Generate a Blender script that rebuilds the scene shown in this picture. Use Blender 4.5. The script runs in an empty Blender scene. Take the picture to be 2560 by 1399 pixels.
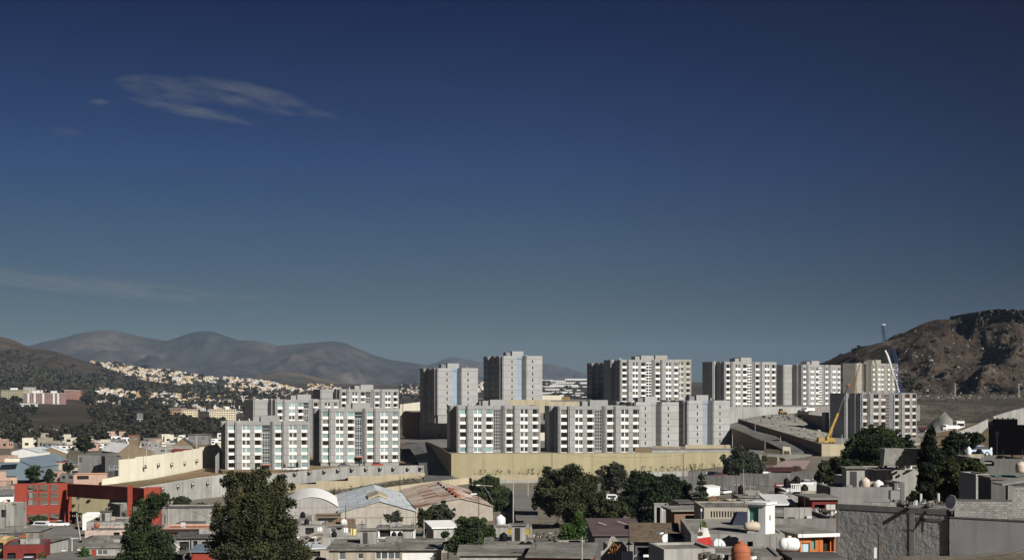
import bpy, math, random
import numpy as np
from mathutils import Vector, Matrix, noise as mnoise

random.seed(11); RNG = np.random.default_rng(5)
S = bpy.context.scene
COL = S.collection
# ------------------------------------------------------------------ camera, sky, sun, exposure
F, CX, HY, CZ = 3500.0, 1280.0, 960.0, 60.0          # focal length and horizon of the photograph (its pixels), eye height
cam_d = bpy.data.cameras.new('camera'); cam = bpy.data.objects.new('camera', cam_d); COL.objects.link(cam)
cam.location = (0, 0, CZ); cam.rotation_euler = (math.radians(90), 0, 0)
cam_d.sensor_width = 36; cam_d.lens = 36*F/2560; cam_d.shift_y = (HY-699.5)/2560
cam_d.clip_start = 0.5; cam_d.clip_end = 60000
S.camera = cam
SUN_AZ, SUN_EL = math.radians(38), math.radians(31)   # azimuth to the right of straight behind the camera
SUNV = Vector((math.sin(SUN_AZ)*math.cos(SUN_EL), -math.cos(SUN_AZ)*math.cos(SUN_EL), math.sin(SUN_EL)))
sd = bpy.data.lights.new('sun', 'SUN'); sd.energy = 5.0; sd.angle = math.radians(.5); sd.color = (1, .955, .885)
so = bpy.data.objects.new('sun', sd); COL.objects.link(so); so.location = (0, 0, 300)
so.rotation_euler = (-SUNV).to_track_quat('-Z', 'Y').to_euler()
W = bpy.data.worlds.new('World'); S.world = W; W.use_nodes = True
def build_world():
    nt = W.node_tree; N = nt.nodes; L = nt.links; N.clear()
    out = N.new('ShaderNodeOutputWorld'); bg = N.new('ShaderNodeBackground'); L.new(bg.outputs[0], out.inputs[0])
    bg.inputs[1].default_value = 0.06
    sky = N.new('ShaderNodeTexSky'); sky.sky_type = 'NISHITA'; sky.sun_disc = False
    sky.sun_elevation = SUN_EL; sky.sun_rotation = math.pi-SUN_AZ; sky.altitude = 2200; sky.dust_density = .6; sky.ozone_density = 1.5
    tc = N.new('ShaderNodeTexCoord'); sx = N.new('ShaderNodeSeparateXYZ'); L.new(tc.outputs['Generated'], sx.inputs[0])
    def m(op, a, b=None, c=None, clamp=False):
        n = N.new('ShaderNodeMath'); n.operation = op; n.use_clamp = clamp
        for i, v in enumerate((a, b, c)):
            if v is None: continue
            if isinstance(v, (int, float)): n.inputs[i].default_value = v
            else: L.new(v, n.inputs[i])
        return n.outputs[0]
    def mix(kind, fac, a, b):
        n = N.new('ShaderNodeMix'); n.data_type = 'RGBA'; n.blend_type = kind
        for i, v in ((0, fac), (6, a), (7, b)):
            if isinstance(v, (int, float)): n.inputs[i].default_value = v
            elif isinstance(v, tuple): n.inputs[i].default_value = (*v, 1)
            else: L.new(v, n.inputs[i])
        return n.outputs[2]
    # the deep polarised blue of the photograph: transmission against height above the horizon
    rp = N.new('ShaderNodeValToRGB'); L.new(sx.outputs[2], rp.inputs[0])
    e = rp.color_ramp.elements
    SKYMUL = [(0.0, (.165, .192, .20)), (.044, (.158, .188, .205)), (.10, (.136, .182, .25)), (.155, (.098, .150, .280)), (.262, (.020, .056, .165)), (.6, (.022, .058, .162))]
    e[0].position, e[0].color = SKYMUL[0][0], (*SKYMUL[0][1], 1)
    e[1].position, e[1].color = SKYMUL[1][0], (*SKYMUL[1][1], 1)
    for p, c in SKYMUL[2:]:
        k = e.new(p); k.color = (*c, 1)
    col = mix('MULTIPLY', 1.0, sky.outputs[0], rp.outputs[0])
    # the polarised band lies to the east (right): darker there, one smooth cosine all the way round
    az = m('MULTIPLY', sx.outputs[0], 1.0)
    k = m('SUBTRACT', 1.04, m('MULTIPLY', m('POWER', m('MAXIMUM', az, 0.0), 1.4), 3.1)); k = m('MAXIMUM', k, .34)
    kc = N.new('ShaderNodeCombineColor'); L.new(k, kc.inputs[0]); L.new(m('POWER', k, .92), kc.inputs[1]); L.new(m('POWER', k, .62), kc.inputs[2])
    col = mix('MULTIPLY', 1.0, col, kc.outputs[0])
    # thin cirrus, fixed in the sky by direction
    y = m('MAXIMUM', sx.outputs[1], .05); u = m('DIVIDE', sx.outputs[0], y); w = m('DIVIDE', sx.outputs[2], y)
    front = m('GREATER_THAN', sx.outputs[1], .2)
    vec = N.new('ShaderNodeCombineXYZ')
    tilt = .20
    L.new(m('MULTIPLY', u, 26.0), vec.inputs[0]); L.new(m('MULTIPLY', m('ADD', w, m('MULTIPLY', u, tilt)), 130.0), vec.inputs[1])
    nz = N.new('ShaderNodeTexNoise'); nz.inputs['Scale'].default_value = 1.0; nz.inputs['Detail'].default_value = 9; nz.inputs['Roughness'].default_value = .68
    nz.inputs['Distortion'].default_value = .6
    L.new(vec.outputs[0], nz.inputs['Vector'])
    def ell(px, py, hw, hh, slope, gain):
        uc, wc = (px-CX)/F, (HY-py)/F
        du = m('SUBTRACT', u, uc); dw = m('ADD', m('SUBTRACT', w, wc), m('MULTIPLY', du, slope))
        q = m('ADD', m('POWER', m('ABSOLUTE', m('DIVIDE', du, hw/F)), 2.0), m('POWER', m('ABSOLUTE', m('DIVIDE', dw, hh/F)), 2.0))
        f = m('SUBTRACT', 1.0, q, clamp=True)
        return m('MULTIPLY', m('POWER', f, .6), gain)
    mask = None
    for a in ((430, 222, 150, 34, .12, 1.0), (620, 240, 170, 36, .22, .95), (740, 272, 120, 14, .24, .9), (480, 278, 160, 17, .2, .95), (248, 257, 30, 11, .05, .7),
              (165, 330, 45, 12, .1, .35), (300, 352, 28, 8, .1, .35),
              (250, 716, 340, 26, .09, 1.5), (20, 676, 70, 14, .05, 1.2), (520, 738, 160, 9, .05, 1.1), (720, 785, 150, 7, .03, .35)):
        v = ell(*a); mask = v if mask is None else m('MAXIMUM', mask, v)
    d = m('MULTIPLY', m('MULTIPLY', m('SUBTRACT', nz.outputs[0], .37), 3.6, clamp=True), mask, clamp=True)
    d = m('MULTIPLY', m('MULTIPLY', d, front), .50)
    col = mix('MIX', d, col, (2.3, 2.45, 2.6))
    L.new(col, bg.inputs[0])
def col_from(N, L, v):
    c = N.new('ShaderNodeCombineColor')
    for i in range(3): L.new(v, c.inputs[i])
    return c.outputs[0]
build_world()
S.view_settings.view_transform = 'Standard'; S.view_settings.look = 'None'
S.view_settings.exposure = 0.2; S.view_settings.gamma = 1; S.view_settings.use_curve_mapping = False
S.render.engine = 'CYCLES'
S.cycles.max_bounces = 5; S.cycles.diffuse_bounces = 2; S.cycles.glossy_bounces = 2; S.cycles.transmission_bounces = 2
S.cycles.volume_bounces = 0; S.cycles.transparent_max_bounces = 6
S.cycles.caustics_reflective = False; S.cycles.caustics_refractive = False
S.cycles.use_denoising = True

# ------------------------------------------------------------------ helpers
def P(px, py, D):
    """the place in the world at distance D that the photograph shows at pixel px, py"""
    return Vector(((px-CX)/F*D, D, CZ-(py-HY)/F*D))
def zat(py, D): return CZ-(py-HY)/F*D
def xat(px, D): return (px-CX)/F*D
def tag(o, label=None, cat=None, group=None, kind=None):
    if label: o['label'] = label
    if cat: o['category'] = cat
    if group: o['group'] = group
    if kind: o['kind'] = kind
    return o
def empty(name, loc, rz=0, label=None, cat=None, group=None):
    o = bpy.data.objects.new(name, None); o.location = loc; o.rotation_euler = (0, 0, rz); o.empty_display_size = .5
    COL.objects.link(o); return tag(o, label, cat, group)
def put(name, mesh, parent=None, loc=(0, 0, 0), rz=0):
    o = bpy.data.objects.new(name, mesh); o.location = loc
    if rz: o.rotation_euler = (0, 0, rz)
    COL.objects.link(o)
    if parent: o.parent = parent
    return o
def copy_tree(o, parent=None):
    c = o.copy(); COL.objects.link(c); c.parent = parent
    for ch in list(o.children): copy_tree(ch, c)
    return c
class MB:
    """collects faces for ONE mesh"""
    def __init__(s): s.v, s.f, s.m = [], [], []
    def face(s, pts, m=0):
        b = len(s.v); s.v += [tuple(p) for p in pts]; s.f.append(tuple(range(b, b+len(pts)))); s.m.append(m)
    def box(s, x0, x1, y0, y1, z0, z1, m=0):
        b = len(s.v)
        s.v += [(x0, y0, z0), (x1, y0, z0), (x1, y1, z0), (x0, y1, z0), (x0, y0, z1), (x1, y0, z1), (x1, y1, z1), (x0, y1, z1)]
        for q in ((0, 3, 2, 1), (4, 5, 6, 7), (0, 1, 5, 4), (1, 2, 6, 5), (2, 3, 7, 6), (3, 0, 4, 7)):
            s.f.append(tuple(b+i for i in q)); s.m.append(m)
        return s
    def hexa(s, bot, top, m=0):
        """solid between two rings of equal length (counter-clockwise from above)"""
        n = len(bot); b = len(s.v); s.v += [tuple(p) for p in bot]+[tuple(p) for p in top]
        s.f.append(tuple(b+i for i in reversed(range(n)))); s.m.append(m)
        s.f.append(tuple(b+n+i for i in range(n))); s.m.append(m)
        for i in range(n):
            j = (i+1) % n; s.f.append((b+i, b+j, b+n+j, b+n+i)); s.m.append(m)
        return s
    def prism(s, poly, z0, z1, m=0):
        return s.hexa([(x, y, z0) for x, y in poly], [(x, y, z1) for x, y in poly], m)
    def tube(s, p0, p1, r0, r1=None, n=6, m=0):
        r1 = r0 if r1 is None else r1
        p0, p1 = Vector(p0), Vector(p1); d = (p1-p0).normalized()
        a = d.orthogonal().normalized(); c = d.cross(a)
        ring = lambda p, r: [p+a*(r*math.cos(t))+c*(r*math.sin(t)) for t in [2*math.pi*i/n for i in range(n)]]
        return s.hexa(ring(p0, r0), ring(p1, r1), m)
    def lathe(s, prof, n=14, m=0, axis='z', o=(0, 0, 0)):
        rings = []
        for r, z in prof:
            b = len(s.v)
            for i in range(n):
                t = 2*math.pi*i/n; x, y = r*math.cos(t), r*math.sin(t)
                s.v.append((o[0]+x, o[1]+y, o[2]+z) if axis == 'z' else (o[0]+z, o[1]+x, o[2]+y))
            rings.append(b)
        for a, b in zip(rings, rings[1:]):
            for i in range(n):
                j = (i+1) % n; s.f.append((a+i, a+j, b+j, b+i)); s.m.append(m)
        s.f.append(tuple(rings[0]+i for i in reversed(range(n)))); s.m.append(m)
        s.f.append(tuple(rings[-1]+i for i in range(n))); s.m.append(m)
        return s
    def mesh(s, name, mats, smooth=False):
        me = bpy.data.meshes.new(name); me.from_pydata(s.v, [], s.f)
        if not isinstance(mats, (list, tuple)): mats = [mats]
        for k in mats: me.materials.append(k)
        if len(mats) > 1: me.polygons.foreach_set('material_index', s.m)
        if smooth: me.polygons.foreach_set('use_smooth', [True]*len(me.polygons))
        me.update(); return me
    def build(s, name, mats, parent=None, loc=(0, 0, 0), rz=0, smooth=False):
        return put(name, s.mesh(name, mats, smooth), parent, loc, rz)

# ------------------------------------------------------------------ materials
MATS = {}
def M(key, col=None, rough=.85, var=.14, scale=.5, obj=.07, streak=0, bump=0, bscale=3, spec=.25, metal=0, col2=None, mixscale=.1, mixlo=.45, mixhi=.6, world=False, attr=None, fine=0, ss=1.7):
    if key in MATS: return MATS[key]
    mt = bpy.data.materials.new(key); mt.use_nodes = True; nt = mt.node_tree; N = nt.nodes; L = nt.links
    b = N['Principled BSDF']; b.inputs['Roughness'].default_value = rough; b.inputs['Metallic'].default_value = metal
    b.inputs['Specular IOR Level'].default_value = spec
    oi = N.new('ShaderNodeObjectInfo')
    if world: g = N.new('ShaderNodeNewGeometry'); co = g.outputs['Position']
    else: tc = N.new('ShaderNodeTexCoord'); co = tc.outputs['Object']
    def math_(op, a, c=None):
        n = N.new('ShaderNodeMath'); n.operation = op
        for i, v in enumerate((a, c)):
            if v is None: continue
            if isinstance(v, (int, float)): n.inputs[i].default_value = v
            else: L.new(v, n.inputs[i])
        return n.outputs[0]
    wv = math_('MULTIPLY', oi.outputs['Random'], 43.0)
    def noise(sc, det=4, mp=None, rg=.6):
        n = N.new('ShaderNodeTexNoise'); n.noise_dimensions = '4D'; n.inputs['Scale'].default_value = sc; n.inputs['Detail'].default_value = det
        n.inputs['Roughness'].default_value = rg
        L.new(wv, n.inputs['W'])
        if mp:
            q = N.new('ShaderNodeMapping'); q.inputs['Scale'].default_value = mp; L.new(co, q.inputs[0]); L.new(q.outputs[0], n.inputs['Vector'])
        else: L.new(co, n.inputs['Vector'])
        return n.outputs[0]
    def rng(v, a, c, lo, hi):
        n = N.new('ShaderNodeMapRange'); n.inputs[1].default_value = a; n.inputs[2].default_value = c; n.inputs[3].default_value = lo; n.inputs[4].default_value = hi
        L.new(v, n.inputs[0]); return n.outputs[0]
    rgb = N.new('ShaderNodeRGB'); rgb.outputs[0].default_value = (*col, 1); cur = rgb.outputs[0]
    if col2:
        mx = N.new('ShaderNodeMix'); mx.data_type = 'RGBA'
        if attr:
            at = N.new('ShaderNodeAttribute'); at.attribute_name = attr; L.new(at.outputs['Fac'], mx.inputs[0])
        else: L.new(rng(noise(mixscale, 5), mixlo, mixhi, 0, 1), mx.inputs[0])
        L.new(cur, mx.inputs[6]); mx.inputs[7].default_value = (*col2, 1); cur = mx.outputs[2]
    fac = math_('MULTIPLY', rng(noise(scale, 5), .3, .7, 1-var, 1+var), rng(oi.outputs['Random'], 0, 1, 1-obj, 1+obj))
    if streak: fac = math_('MULTIPLY', fac, rng(noise(1.0, 4, (ss, ss, .06*ss)), .42, .68, 1, 1-streak))
    if fine: fac = math_('MULTIPLY', fac, rng(noise(fine, 3), .3, .7, .8, 1.2))
    mm = N.new('ShaderNodeMix'); mm.data_type = 'RGBA'; mm.blend_type = 'MULTIPLY'; mm.inputs[0].default_value = 1
    L.new(cur, mm.inputs[6]); L.new(col_from(N, L, fac), mm.inputs[7]); L.new(mm.outputs[2], b.inputs['Base Color'])
    if bump:
        bp = N.new('ShaderNodeBump'); bp.inputs['Strength'].default_value = 1; bp.inputs['Distance'].default_value = bump
        L.new(noise(bscale, 6), bp.inputs['Height']); L.new(bp.outputs[0], b.inputs['Normal'])
    MATS[key] = mt; return mt
# apartment blocks
concrete = M('concrete', (.315, .315, .305), streak=.10, var=.08, scale=.2, obj=.06)
concrete_d = M('concrete_raw', (.20, .20, .21), streak=.12, var=.1, scale=.2, obj=.05)
concrete_l = M('concrete_pale', (.375, .375, .37), streak=.14, var=.07, scale=.15, obj=.06)
concrete_w = M('concrete_warm', (.33, .31, .27), streak=.1, var=.07, scale=.15, obj=.06)
blue_panel = M('pale_blue_panel', (.27, .34, .42), streak=.08, obj=.05)
white_paint = M('white_paint', (.80, .79, .75), var=.05, obj=.04, streak=.05)
beige_paint = M('beige_paint', (.50, .48, .44), var=.05, obj=.05)
frame_w = M('window_frame_white', (.72, .72, .70), obj=.08)
frame_o = M('window_frame_rust', (.13, .06, .035), obj=.15)
pane_d = M('pane_dark', (.020, .015, .012), rough=.12, spec=.5, obj=.5, var=.3, scale=.7)
pane_t = M('pane_teal', (.225, .335, .33), rough=.3, spec=.4, obj=.32, var=.12, scale=.8)
pane_b = M('pane_grey', (.10, .11, .115), rough=.15, spec=.5, obj=.4, var=.2, scale=.8)
void = M('void_dark', (.02, .02, .02), obj=.2)
glazing = M('stair_glazing', (.05, .065, .07), rough=.12, spec=.5, obj=.2)
awning_r = M('awning_red', (.42, .09, .05))
# walls and ground
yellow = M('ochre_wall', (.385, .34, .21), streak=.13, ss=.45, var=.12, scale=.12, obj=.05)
cream = M('cream_wall', (.66, .62, .50), streak=.13, ss=.5, var=.08, scale=.1, obj=.04)
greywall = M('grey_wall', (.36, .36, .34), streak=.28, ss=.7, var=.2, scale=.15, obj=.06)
tan = M('tan_wall', (.43, .375, .26), streak=.2, ss=.5, var=.08, scale=.15, obj=.06)
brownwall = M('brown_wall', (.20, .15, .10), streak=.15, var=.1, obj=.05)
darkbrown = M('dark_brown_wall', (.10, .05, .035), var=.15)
stonewall = M('stone_wall', (.30, .29, .26), var=.35, scale=.9, bump=.25, bscale=1.2)
asphalt = M('asphalt', (.135, .133, .128), var=.2, scale=.08, world=True, fine=.7)
asphalt_l = M('asphalt_pale', (.20, .19, .175), var=.15, scale=.08, world=True, fine=.7)
paving_p = M('paving_pink', (.34, .26, .24), var=.1, scale=.3)
kerb_m = M('kerb_pale', (.6, .58, .53))
gravel_m = M('gravel', (.25, .25, .23), var=.3, scale=.12, bump=.4, bscale=.9, col2=(.30, .28, .24), mixscale=.03)
soil = M('soil', (.24, .17, .10), var=.25, scale=.2, bump=.2, bscale=.8, col2=(.18, .14, .07), mixscale=.06)
# town
grey = M('render_grey', (.22, .215, .205), streak=.34, var=.24, scale=.3, obj=.1)
grey_l = M('render_pale_grey', (.34, .33, .305), streak=.34, var=.22, scale=.3, obj=.1)
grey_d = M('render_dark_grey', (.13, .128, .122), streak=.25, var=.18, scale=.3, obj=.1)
blockm = M('concrete_block', (.255, .245, .23), var=.22, scale=1.2, obj=.22, bump=.03, bscale=9)
roughwall = M('rough_render', (.27, .27, .265), streak=.3, var=.22, scale=.8, bump=.16, bscale=2.6, fine=5)
smoothwall = M('smooth_cement', (.30, .31, .31), streak=.16, var=.12, scale=.4)
beige = M('render_beige', (.38, .34, .27), streak=.32, var=.12, obj=.1)
white = M('whitewash', (.78, .77, .74), streak=.12, var=.06, obj=.04)
pink = M('paint_salmon', (.45, .305, .24), streak=.12, obj=.05)
palepink = M('paint_pale_pink', (.53, .41, .355), streak=.15, obj=.05)
red = M('paint_brick_red', (.30, .055, .035), var=.08, streak=.06, scale=.2)
maroon = M('paint_maroon', (.17, .03, .025), var=.12, streak=.1)
orange = M('paint_orange', (.46, .15, .045), streak=.1)
skyblue = M('paint_pale_blue', (.45, .62, .68))
ochre = M('paint_ochre', (.40, .29, .13))
terracotta = M('terracotta', (.42, .13, .055), var=.22, scale=2.2, streak=.12)
roofg = M('roof_cement', (.205, .195, .175), var=.4, scale=.30, obj=.22, fine=1.6, col2=(.15,.14,.125), mixscale=.22, mixlo=.48, mixhi=.58)
roofd = M('roof_dark', (.10, .095, .09), var=.35, scale=.35, obj=.1)
sheet_b = M('sheet_silver', (.58, .62, .64), rough=.5, var=.08, obj=.07, streak=.1, scale=.4)
sheet_w = M('sheet_white', (.88, .88, .86), rough=.6, var=.05, obj=.04)
sheet_bl = M('sheet_blue_grey', (.17, .22, .26), rough=.55, var=.1, obj=.06)
sheet_r = M('sheet_rust', (.50, .41, .335), rough=.8, var=.2, obj=.25, col2=(.26, .14, .09), mixscale=.5, mixlo=.54, mixhi=.66, streak=.1)
sheet_m = M('sheet_maroon', (.12, .085, .085), rough=.7, obj=.05)
skylight = M('skylight_strip', (.45, .41, .37))
metal = M('metal_grey', (.35, .35, .35), rough=.45, metal=.6)
metal_d = M('metal_dark', (.05, .05, .05), rough=.5)
galv = M('metal_pale', (.55, .56, .56), rough=.45)
wood_p = M('pole_wood', (.10, .08, .065), var=.2)
concrete_p = M('pole_concrete', (.42, .40, .37))
blackp = M('plastic_black', (.010, .010, .011), rough=.5, spec=.1)
black_shaded = M('hoarding_black_shaded', (.0035, .0032, .004), rough=.9, spec=.0)  # black plastic deepened further, so the colour carries the shade on the hoarding
whitep = M('plastic_white', (.80, .80, .79), rough=.3)
creamp = M('plastic_cream', (.55, .47, .38), rough=.5)
dish_m = M('dish_grey', (.55, .57, .58), rough=.4)
flag_w = M('flag_white', (.72, .71, .68)); flag_g = M('flag_green', (.10, .13, .04)); flag_r = M('flag_red', (.50, .05, .045)); flag_e = M('flag_emblem', (.10, .08, .05))
crane_y = M('crane_yellow', (.38, .25, .055), rough=.6, var=.25, streak=.2); crane_b = M('crane_blue', (.035, .06, .12), rough=.5); crane_w = M('crane_white', (.75, .76, .76), rough=.5); crane_o = M('crane_orange', (.45, .10, .04), rough=.5)
car_w = M('car_white', (.75, .75, .75), rough=.3, obj=.02); car_r = M('car_red', (.35, .05, .03), rough=.3); car_bl = M('car_blue', (.08, .17, .32), rough=.3); car_dk = M('car_dark', (.05, .02, .02), rough=.35)
tyre_m = M('tyre', (.02, .02, .02)); glass_m = M('car_glass', (.03, .035, .04), rough=.1, spec=.6)
cloth_y = M('cloth_yellow', (.75, .65, .32)); cloth_w = M('cloth_white', (.8, .8, .78)); cloth_b = M('cloth_blue', (.25, .38, .5)); cloth_g = M('cloth_green', (.08, .30, .2))
panel_y = M('panel_yellow', (.42, .30, .05), streak=.2); teal_p = M('panel_teal', (.10, .28, .24))
magenta = M('panel_magenta', (.30, .02, .14))
# vegetation
def leafmat(key, a, b): return M(key, a, rough=.7, var=.10, scale=.6, obj=.10, col2=b, attr='tone', spec=.2)
leaf_olive = leafmat('leaf_olive', (.016, .019, .008), (.060, .066, .026))
leaf_green = leafmat('leaf_green', (.016, .027, .010), (.055, .076, .027))
leaf_bright = leafmat('leaf_bright', (.022, .043, .011), (.066, .118, .029))
leaf_dark = leafmat('leaf_dark', (.010, .016, .008), (.036, .050, .021))
leaf_greygreen = leafmat('leaf_grey_green', (.026, .032, .021), (.065, .072, .044))
leaf_far = leafmat('leaf_far', (.024, .025, .018), (.060, .056, .037))
leaf_white = leafmat('blossom_white', (.7, .68, .66), (.8, .78, .76))
leaf_dry = leafmat('leaf_dry', (.12, .09, .045), (.20, .15, .075))
bark = M('bark', (.10, .075, .055), var=.25, scale=2)
# ------------------------------------------------------------------ ground: one sheet from behind the camera to the horizon
TAB = {
 -900: [(0,-10),(100,-19),(235,-29),(390,-37),(700,-41),(1200,-40),(1600,-25),(2000,0),(2500,60),(3200,150),(3900,200),(5000,60),(7000,-20),(20000,-20)],
 0:    [(0,-10),(100,-19),(235,-29.5),(340,-36),(390,-38),(550,-39.5),(700,-41),(900,-43),(1200,-42),(1600,-32),(2000,-21),(2500,10),(3000,60),(3600,124),(4500,40),(6000,-20),(20000,-20)],
 100:  [(0,-10),(100,-19),(235,-29.5),(340,-36),(390,-38),(550,-39.5),(700,-41),(900,-43),(1200,-42),(1600,-33),(2000,-23),(2500,2),(3000,42),(3600,92),(4500,30),(6000,-20),(20000,-20)],
 250:  [(0,-10),(100,-19),(235,-29.5),(340,-36),(390,-38),(550,-39.5),(700,-41),(900,-43),(1200,-42),(1600,-34),(2000,-27),(2500,-9),(3000,14),(3600,54),(4500,15),(6000,-20),(20000,-20)],
 400:  [(0,-10),(100,-19),(235,-29.5),(340,-36),(390,-38),(550,-39.5),(700,-41),(900,-43),(1200,-42),(1600,-36),(2000,-29),(2500,-15),(3000,6),(3600,36),(4500,10),(6000,-20),(20000,-20)],
 560:  [(0,-10),(100,-19),(235,-29.5),(330,-35.5),(400,-37.5),(480,-39),(600,-39),(900,-42),(1200,-42),(2000,-31),(2500,-22),(3000,-8),(3700,20),(4600,5),(6000,-20),(20000,-20)],
 800:  [(0,-10),(100,-19),(235,-29.5),(330,-35),(400,-36.5),(450,-37),(520,-37),(650,-37),(900,-42),(2000,-35),(3000,-25),(3800,-6),(4600,2),(6500,-10),(20000,-20)],
 1050: [(0,-10),(100,-19),(235,-29.5),(330,-35),(400,-36),(450,-34),(480,-33),(600,-32),(900,-38),(2000,-36),(3000,-30),(5000,-8),(7000,0),(20000,-10)],
 1300: [(0,-10),(100,-18),(200,-27),(260,-30),(330,-33.5),(400,-35),(450,-33),(480,-32),(600,-30),(900,-36),(2000,-36),(3000,-28),(4000,-8),(5000,14),(6500,10),(20000,-10)],
 1600: [(0,-9),(60,-13),(100,-16),(150,-20),(250,-28),(330,-31.5),(400,-33),(470,-31.5),(600,-28),(900,-33),(2000,-34),(4000,-8),(5000,14),(6500,10),(20000,-10)],
 1900: [(0,-8),(60,-13),(100,-15.5),(150,-19.5),(250,-26),(340,-29.5),(400,-31),(470,-28.5),(520,-26),(600,-22),(700,-14),(900,-16),(2000,-30),(5000,0),(20000,-10)],
 2050: [(0,-8),(60,-13),(100,-14.5),(150,-18),(250,-22.5),(340,-26),(400,-27),(470,-25.5),(540,-24),(620,-21),(700,-16),(900,-12),(2000,-20),(5000,0),(20000,-10)],
 2300: [(0,-8),(60,-12.5),(100,-13.5),(150,-16),(250,-19),(380,-23),(540,-23.5),(620,-23),(700,-20),(800,-15),(880,-10),(1200,-5),(2000,-20),(5000,0),(20000,-10)],
 2560: [(0,-8),(60,-12.5),(100,-13),(150,-15),(250,-17),(380,-21),(540,-22),(620,-21),(700,-18),(800,-14),(880,-9),(1200,-4),(2000,-20),(5000,0),(20000,-10)],
 3600: [(0,-8),(60,-12),(100,-13),(250,-16),(540,-20),(800,-14),(880,-9),(1200,0),(2000,-10),(5000,0),(20000,-10)],
}
TK = sorted(TAB); TA = [np.array(TAB[k], float) for k in TK]
def gz(x, y):
    """height of the ground"""
    px = min(max(CX+F*x/max(y, 60.), TK[0]), TK[-1]-1e-3)
    i = max(j for j in range(len(TK)-1) if TK[j] <= px)
    f = (px-TK[i])/(TK[i+1]-TK[i]); f = f*f*(3-2*f)
    ly = math.log(max(y, 0)+60)
    a, b = [float(np.interp(ly, np.log(t[:, 0]+60), t[:, 1])) for t in (TA[i], TA[i+1])]
    z = a+(b-a)*f
    if y > 900: z += 5*(y-900)/2600*mnoise.fractal(Vector((x/420, y/420, 0)), 1.0, 2.0, 5) if y < 3500 else 5*mnoise.fractal(Vector((x/420, y/420, 0)), 1.0, 2.0, 5)
    return CZ+z
def hit(px, py, D0=60, D1=12000):
    """first ground point seen at a pixel"""
    D = D0
    while D < D1:
        if zat(py, D) <= gz(xat(px, D), D):
            a, b = D/1.02, D
            for _ in range(12):
                c = (a+b)/2
                if zat(py, c) <= gz(xat(px, c), c): b = c
                else: a = c
            return P(px, py, b)
        D *= 1.02
    return None
def ground_sheet():
    ts = np.concatenate([np.linspace(-1.4, -.62, 14), np.linspace(-.6, .6, 231), np.linspace(.62, 1.4, 14)])
    ys = np.concatenate([[-400, -150, -60, -20, 0, 20, 40], np.geomspace(60, 20000, 215)])
    V = []
    for y in ys:
        r = max(y, 0)+60 if y < 400 else y+60*math.exp(-(y-400)/400)
        for t in ts:
            x = t*r if y >= 0 else t*60*(1-y/60)
            V.append((x, y, gz(x, y)))
    n = len(ts); Fc = [(j*n+i, j*n+i+1, (j+1)*n+i+1, (j+1)*n+i) for j in range(len(ys)-1) for i in range(n-1)]
    me = bpy.data.meshes.new('ground'); me.from_pydata(V, [], Fc); me.polygons.foreach_set('use_smooth', [True]*len(Fc))
    mt = bpy.data.materials.new('ground_earth'); mt.use_nodes = True; nt = mt.node_tree; N = nt.nodes; L = nt.links
    b = N['Principled BSDF']; b.inputs['Roughness'].default_value = .95; b.inputs['Specular IOR Level'].default_value = .1
    g = N.new('ShaderNodeNewGeometry')
    def nz(sc, det=6):
        k = N.new('ShaderNodeTexNoise'); k.inputs['Scale'].default_value = sc; k.inputs['Detail'].default_value = det; k.inputs['Roughness'].default_value = .65; L.new(g.outputs[0], k.inputs['Vector']); return k.outputs[0]
    def rmp(v, stops):
        r = N.new('ShaderNodeValToRGB'); L.new(v, r.inputs[0]); e = r.color_ramp.elements
        e[0].position, e[0].color = stops[0][0], (*stops[0][1], 1); e[1].position, e[1].color = stops[1][0], (*stops[1][1], 1)
        for p, c in stops[2:]: e.new(p).color = (*c, 1)
        return r.outputs[0]
    near = rmp(nz(.05, 8), [(.3, (.19, .165, .13)), (.48, (.23, .205, .165)), (.6, (.17, .145, .10)), (.72, (.115, .11, .06))])
    far = rmp(nz(.006, 9), [(.3, (.032, .031, .021)), (.46, (.058, .047, .034)), (.57, (.09, .069, .048)), (.72, (.14, .105, .07))])
    sp = N.new('ShaderNodeSeparateXYZ'); L.new(g.outputs[0], sp.inputs[0])
    mr = N.new('ShaderNodeMapRange'); mr.inputs[1].default_value = 600; mr.inputs[2].default_value = 1300; L.new(sp.outputs[1], mr.inputs[0])
    mx = N.new('ShaderNodeMix'); mx.data_type = 'RGBA'; L.new(mr.outputs[0], mx.inputs[0]); L.new(near, mx.inputs[6]); L.new(far, mx.inputs[7])
    L.new(mx.outputs[2], b.inputs['Base Color'])
    bp = N.new('ShaderNodeBump'); bp.inputs['Distance'].default_value = .5; L.new(nz(.6, 8), bp.inputs['Height']); L.new(bp.outputs[0], b.inputs['Normal'])
    me.materials.append(mt); o = put('ground', me); o['kind'] = 'structure'
ground_sheet()

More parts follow.
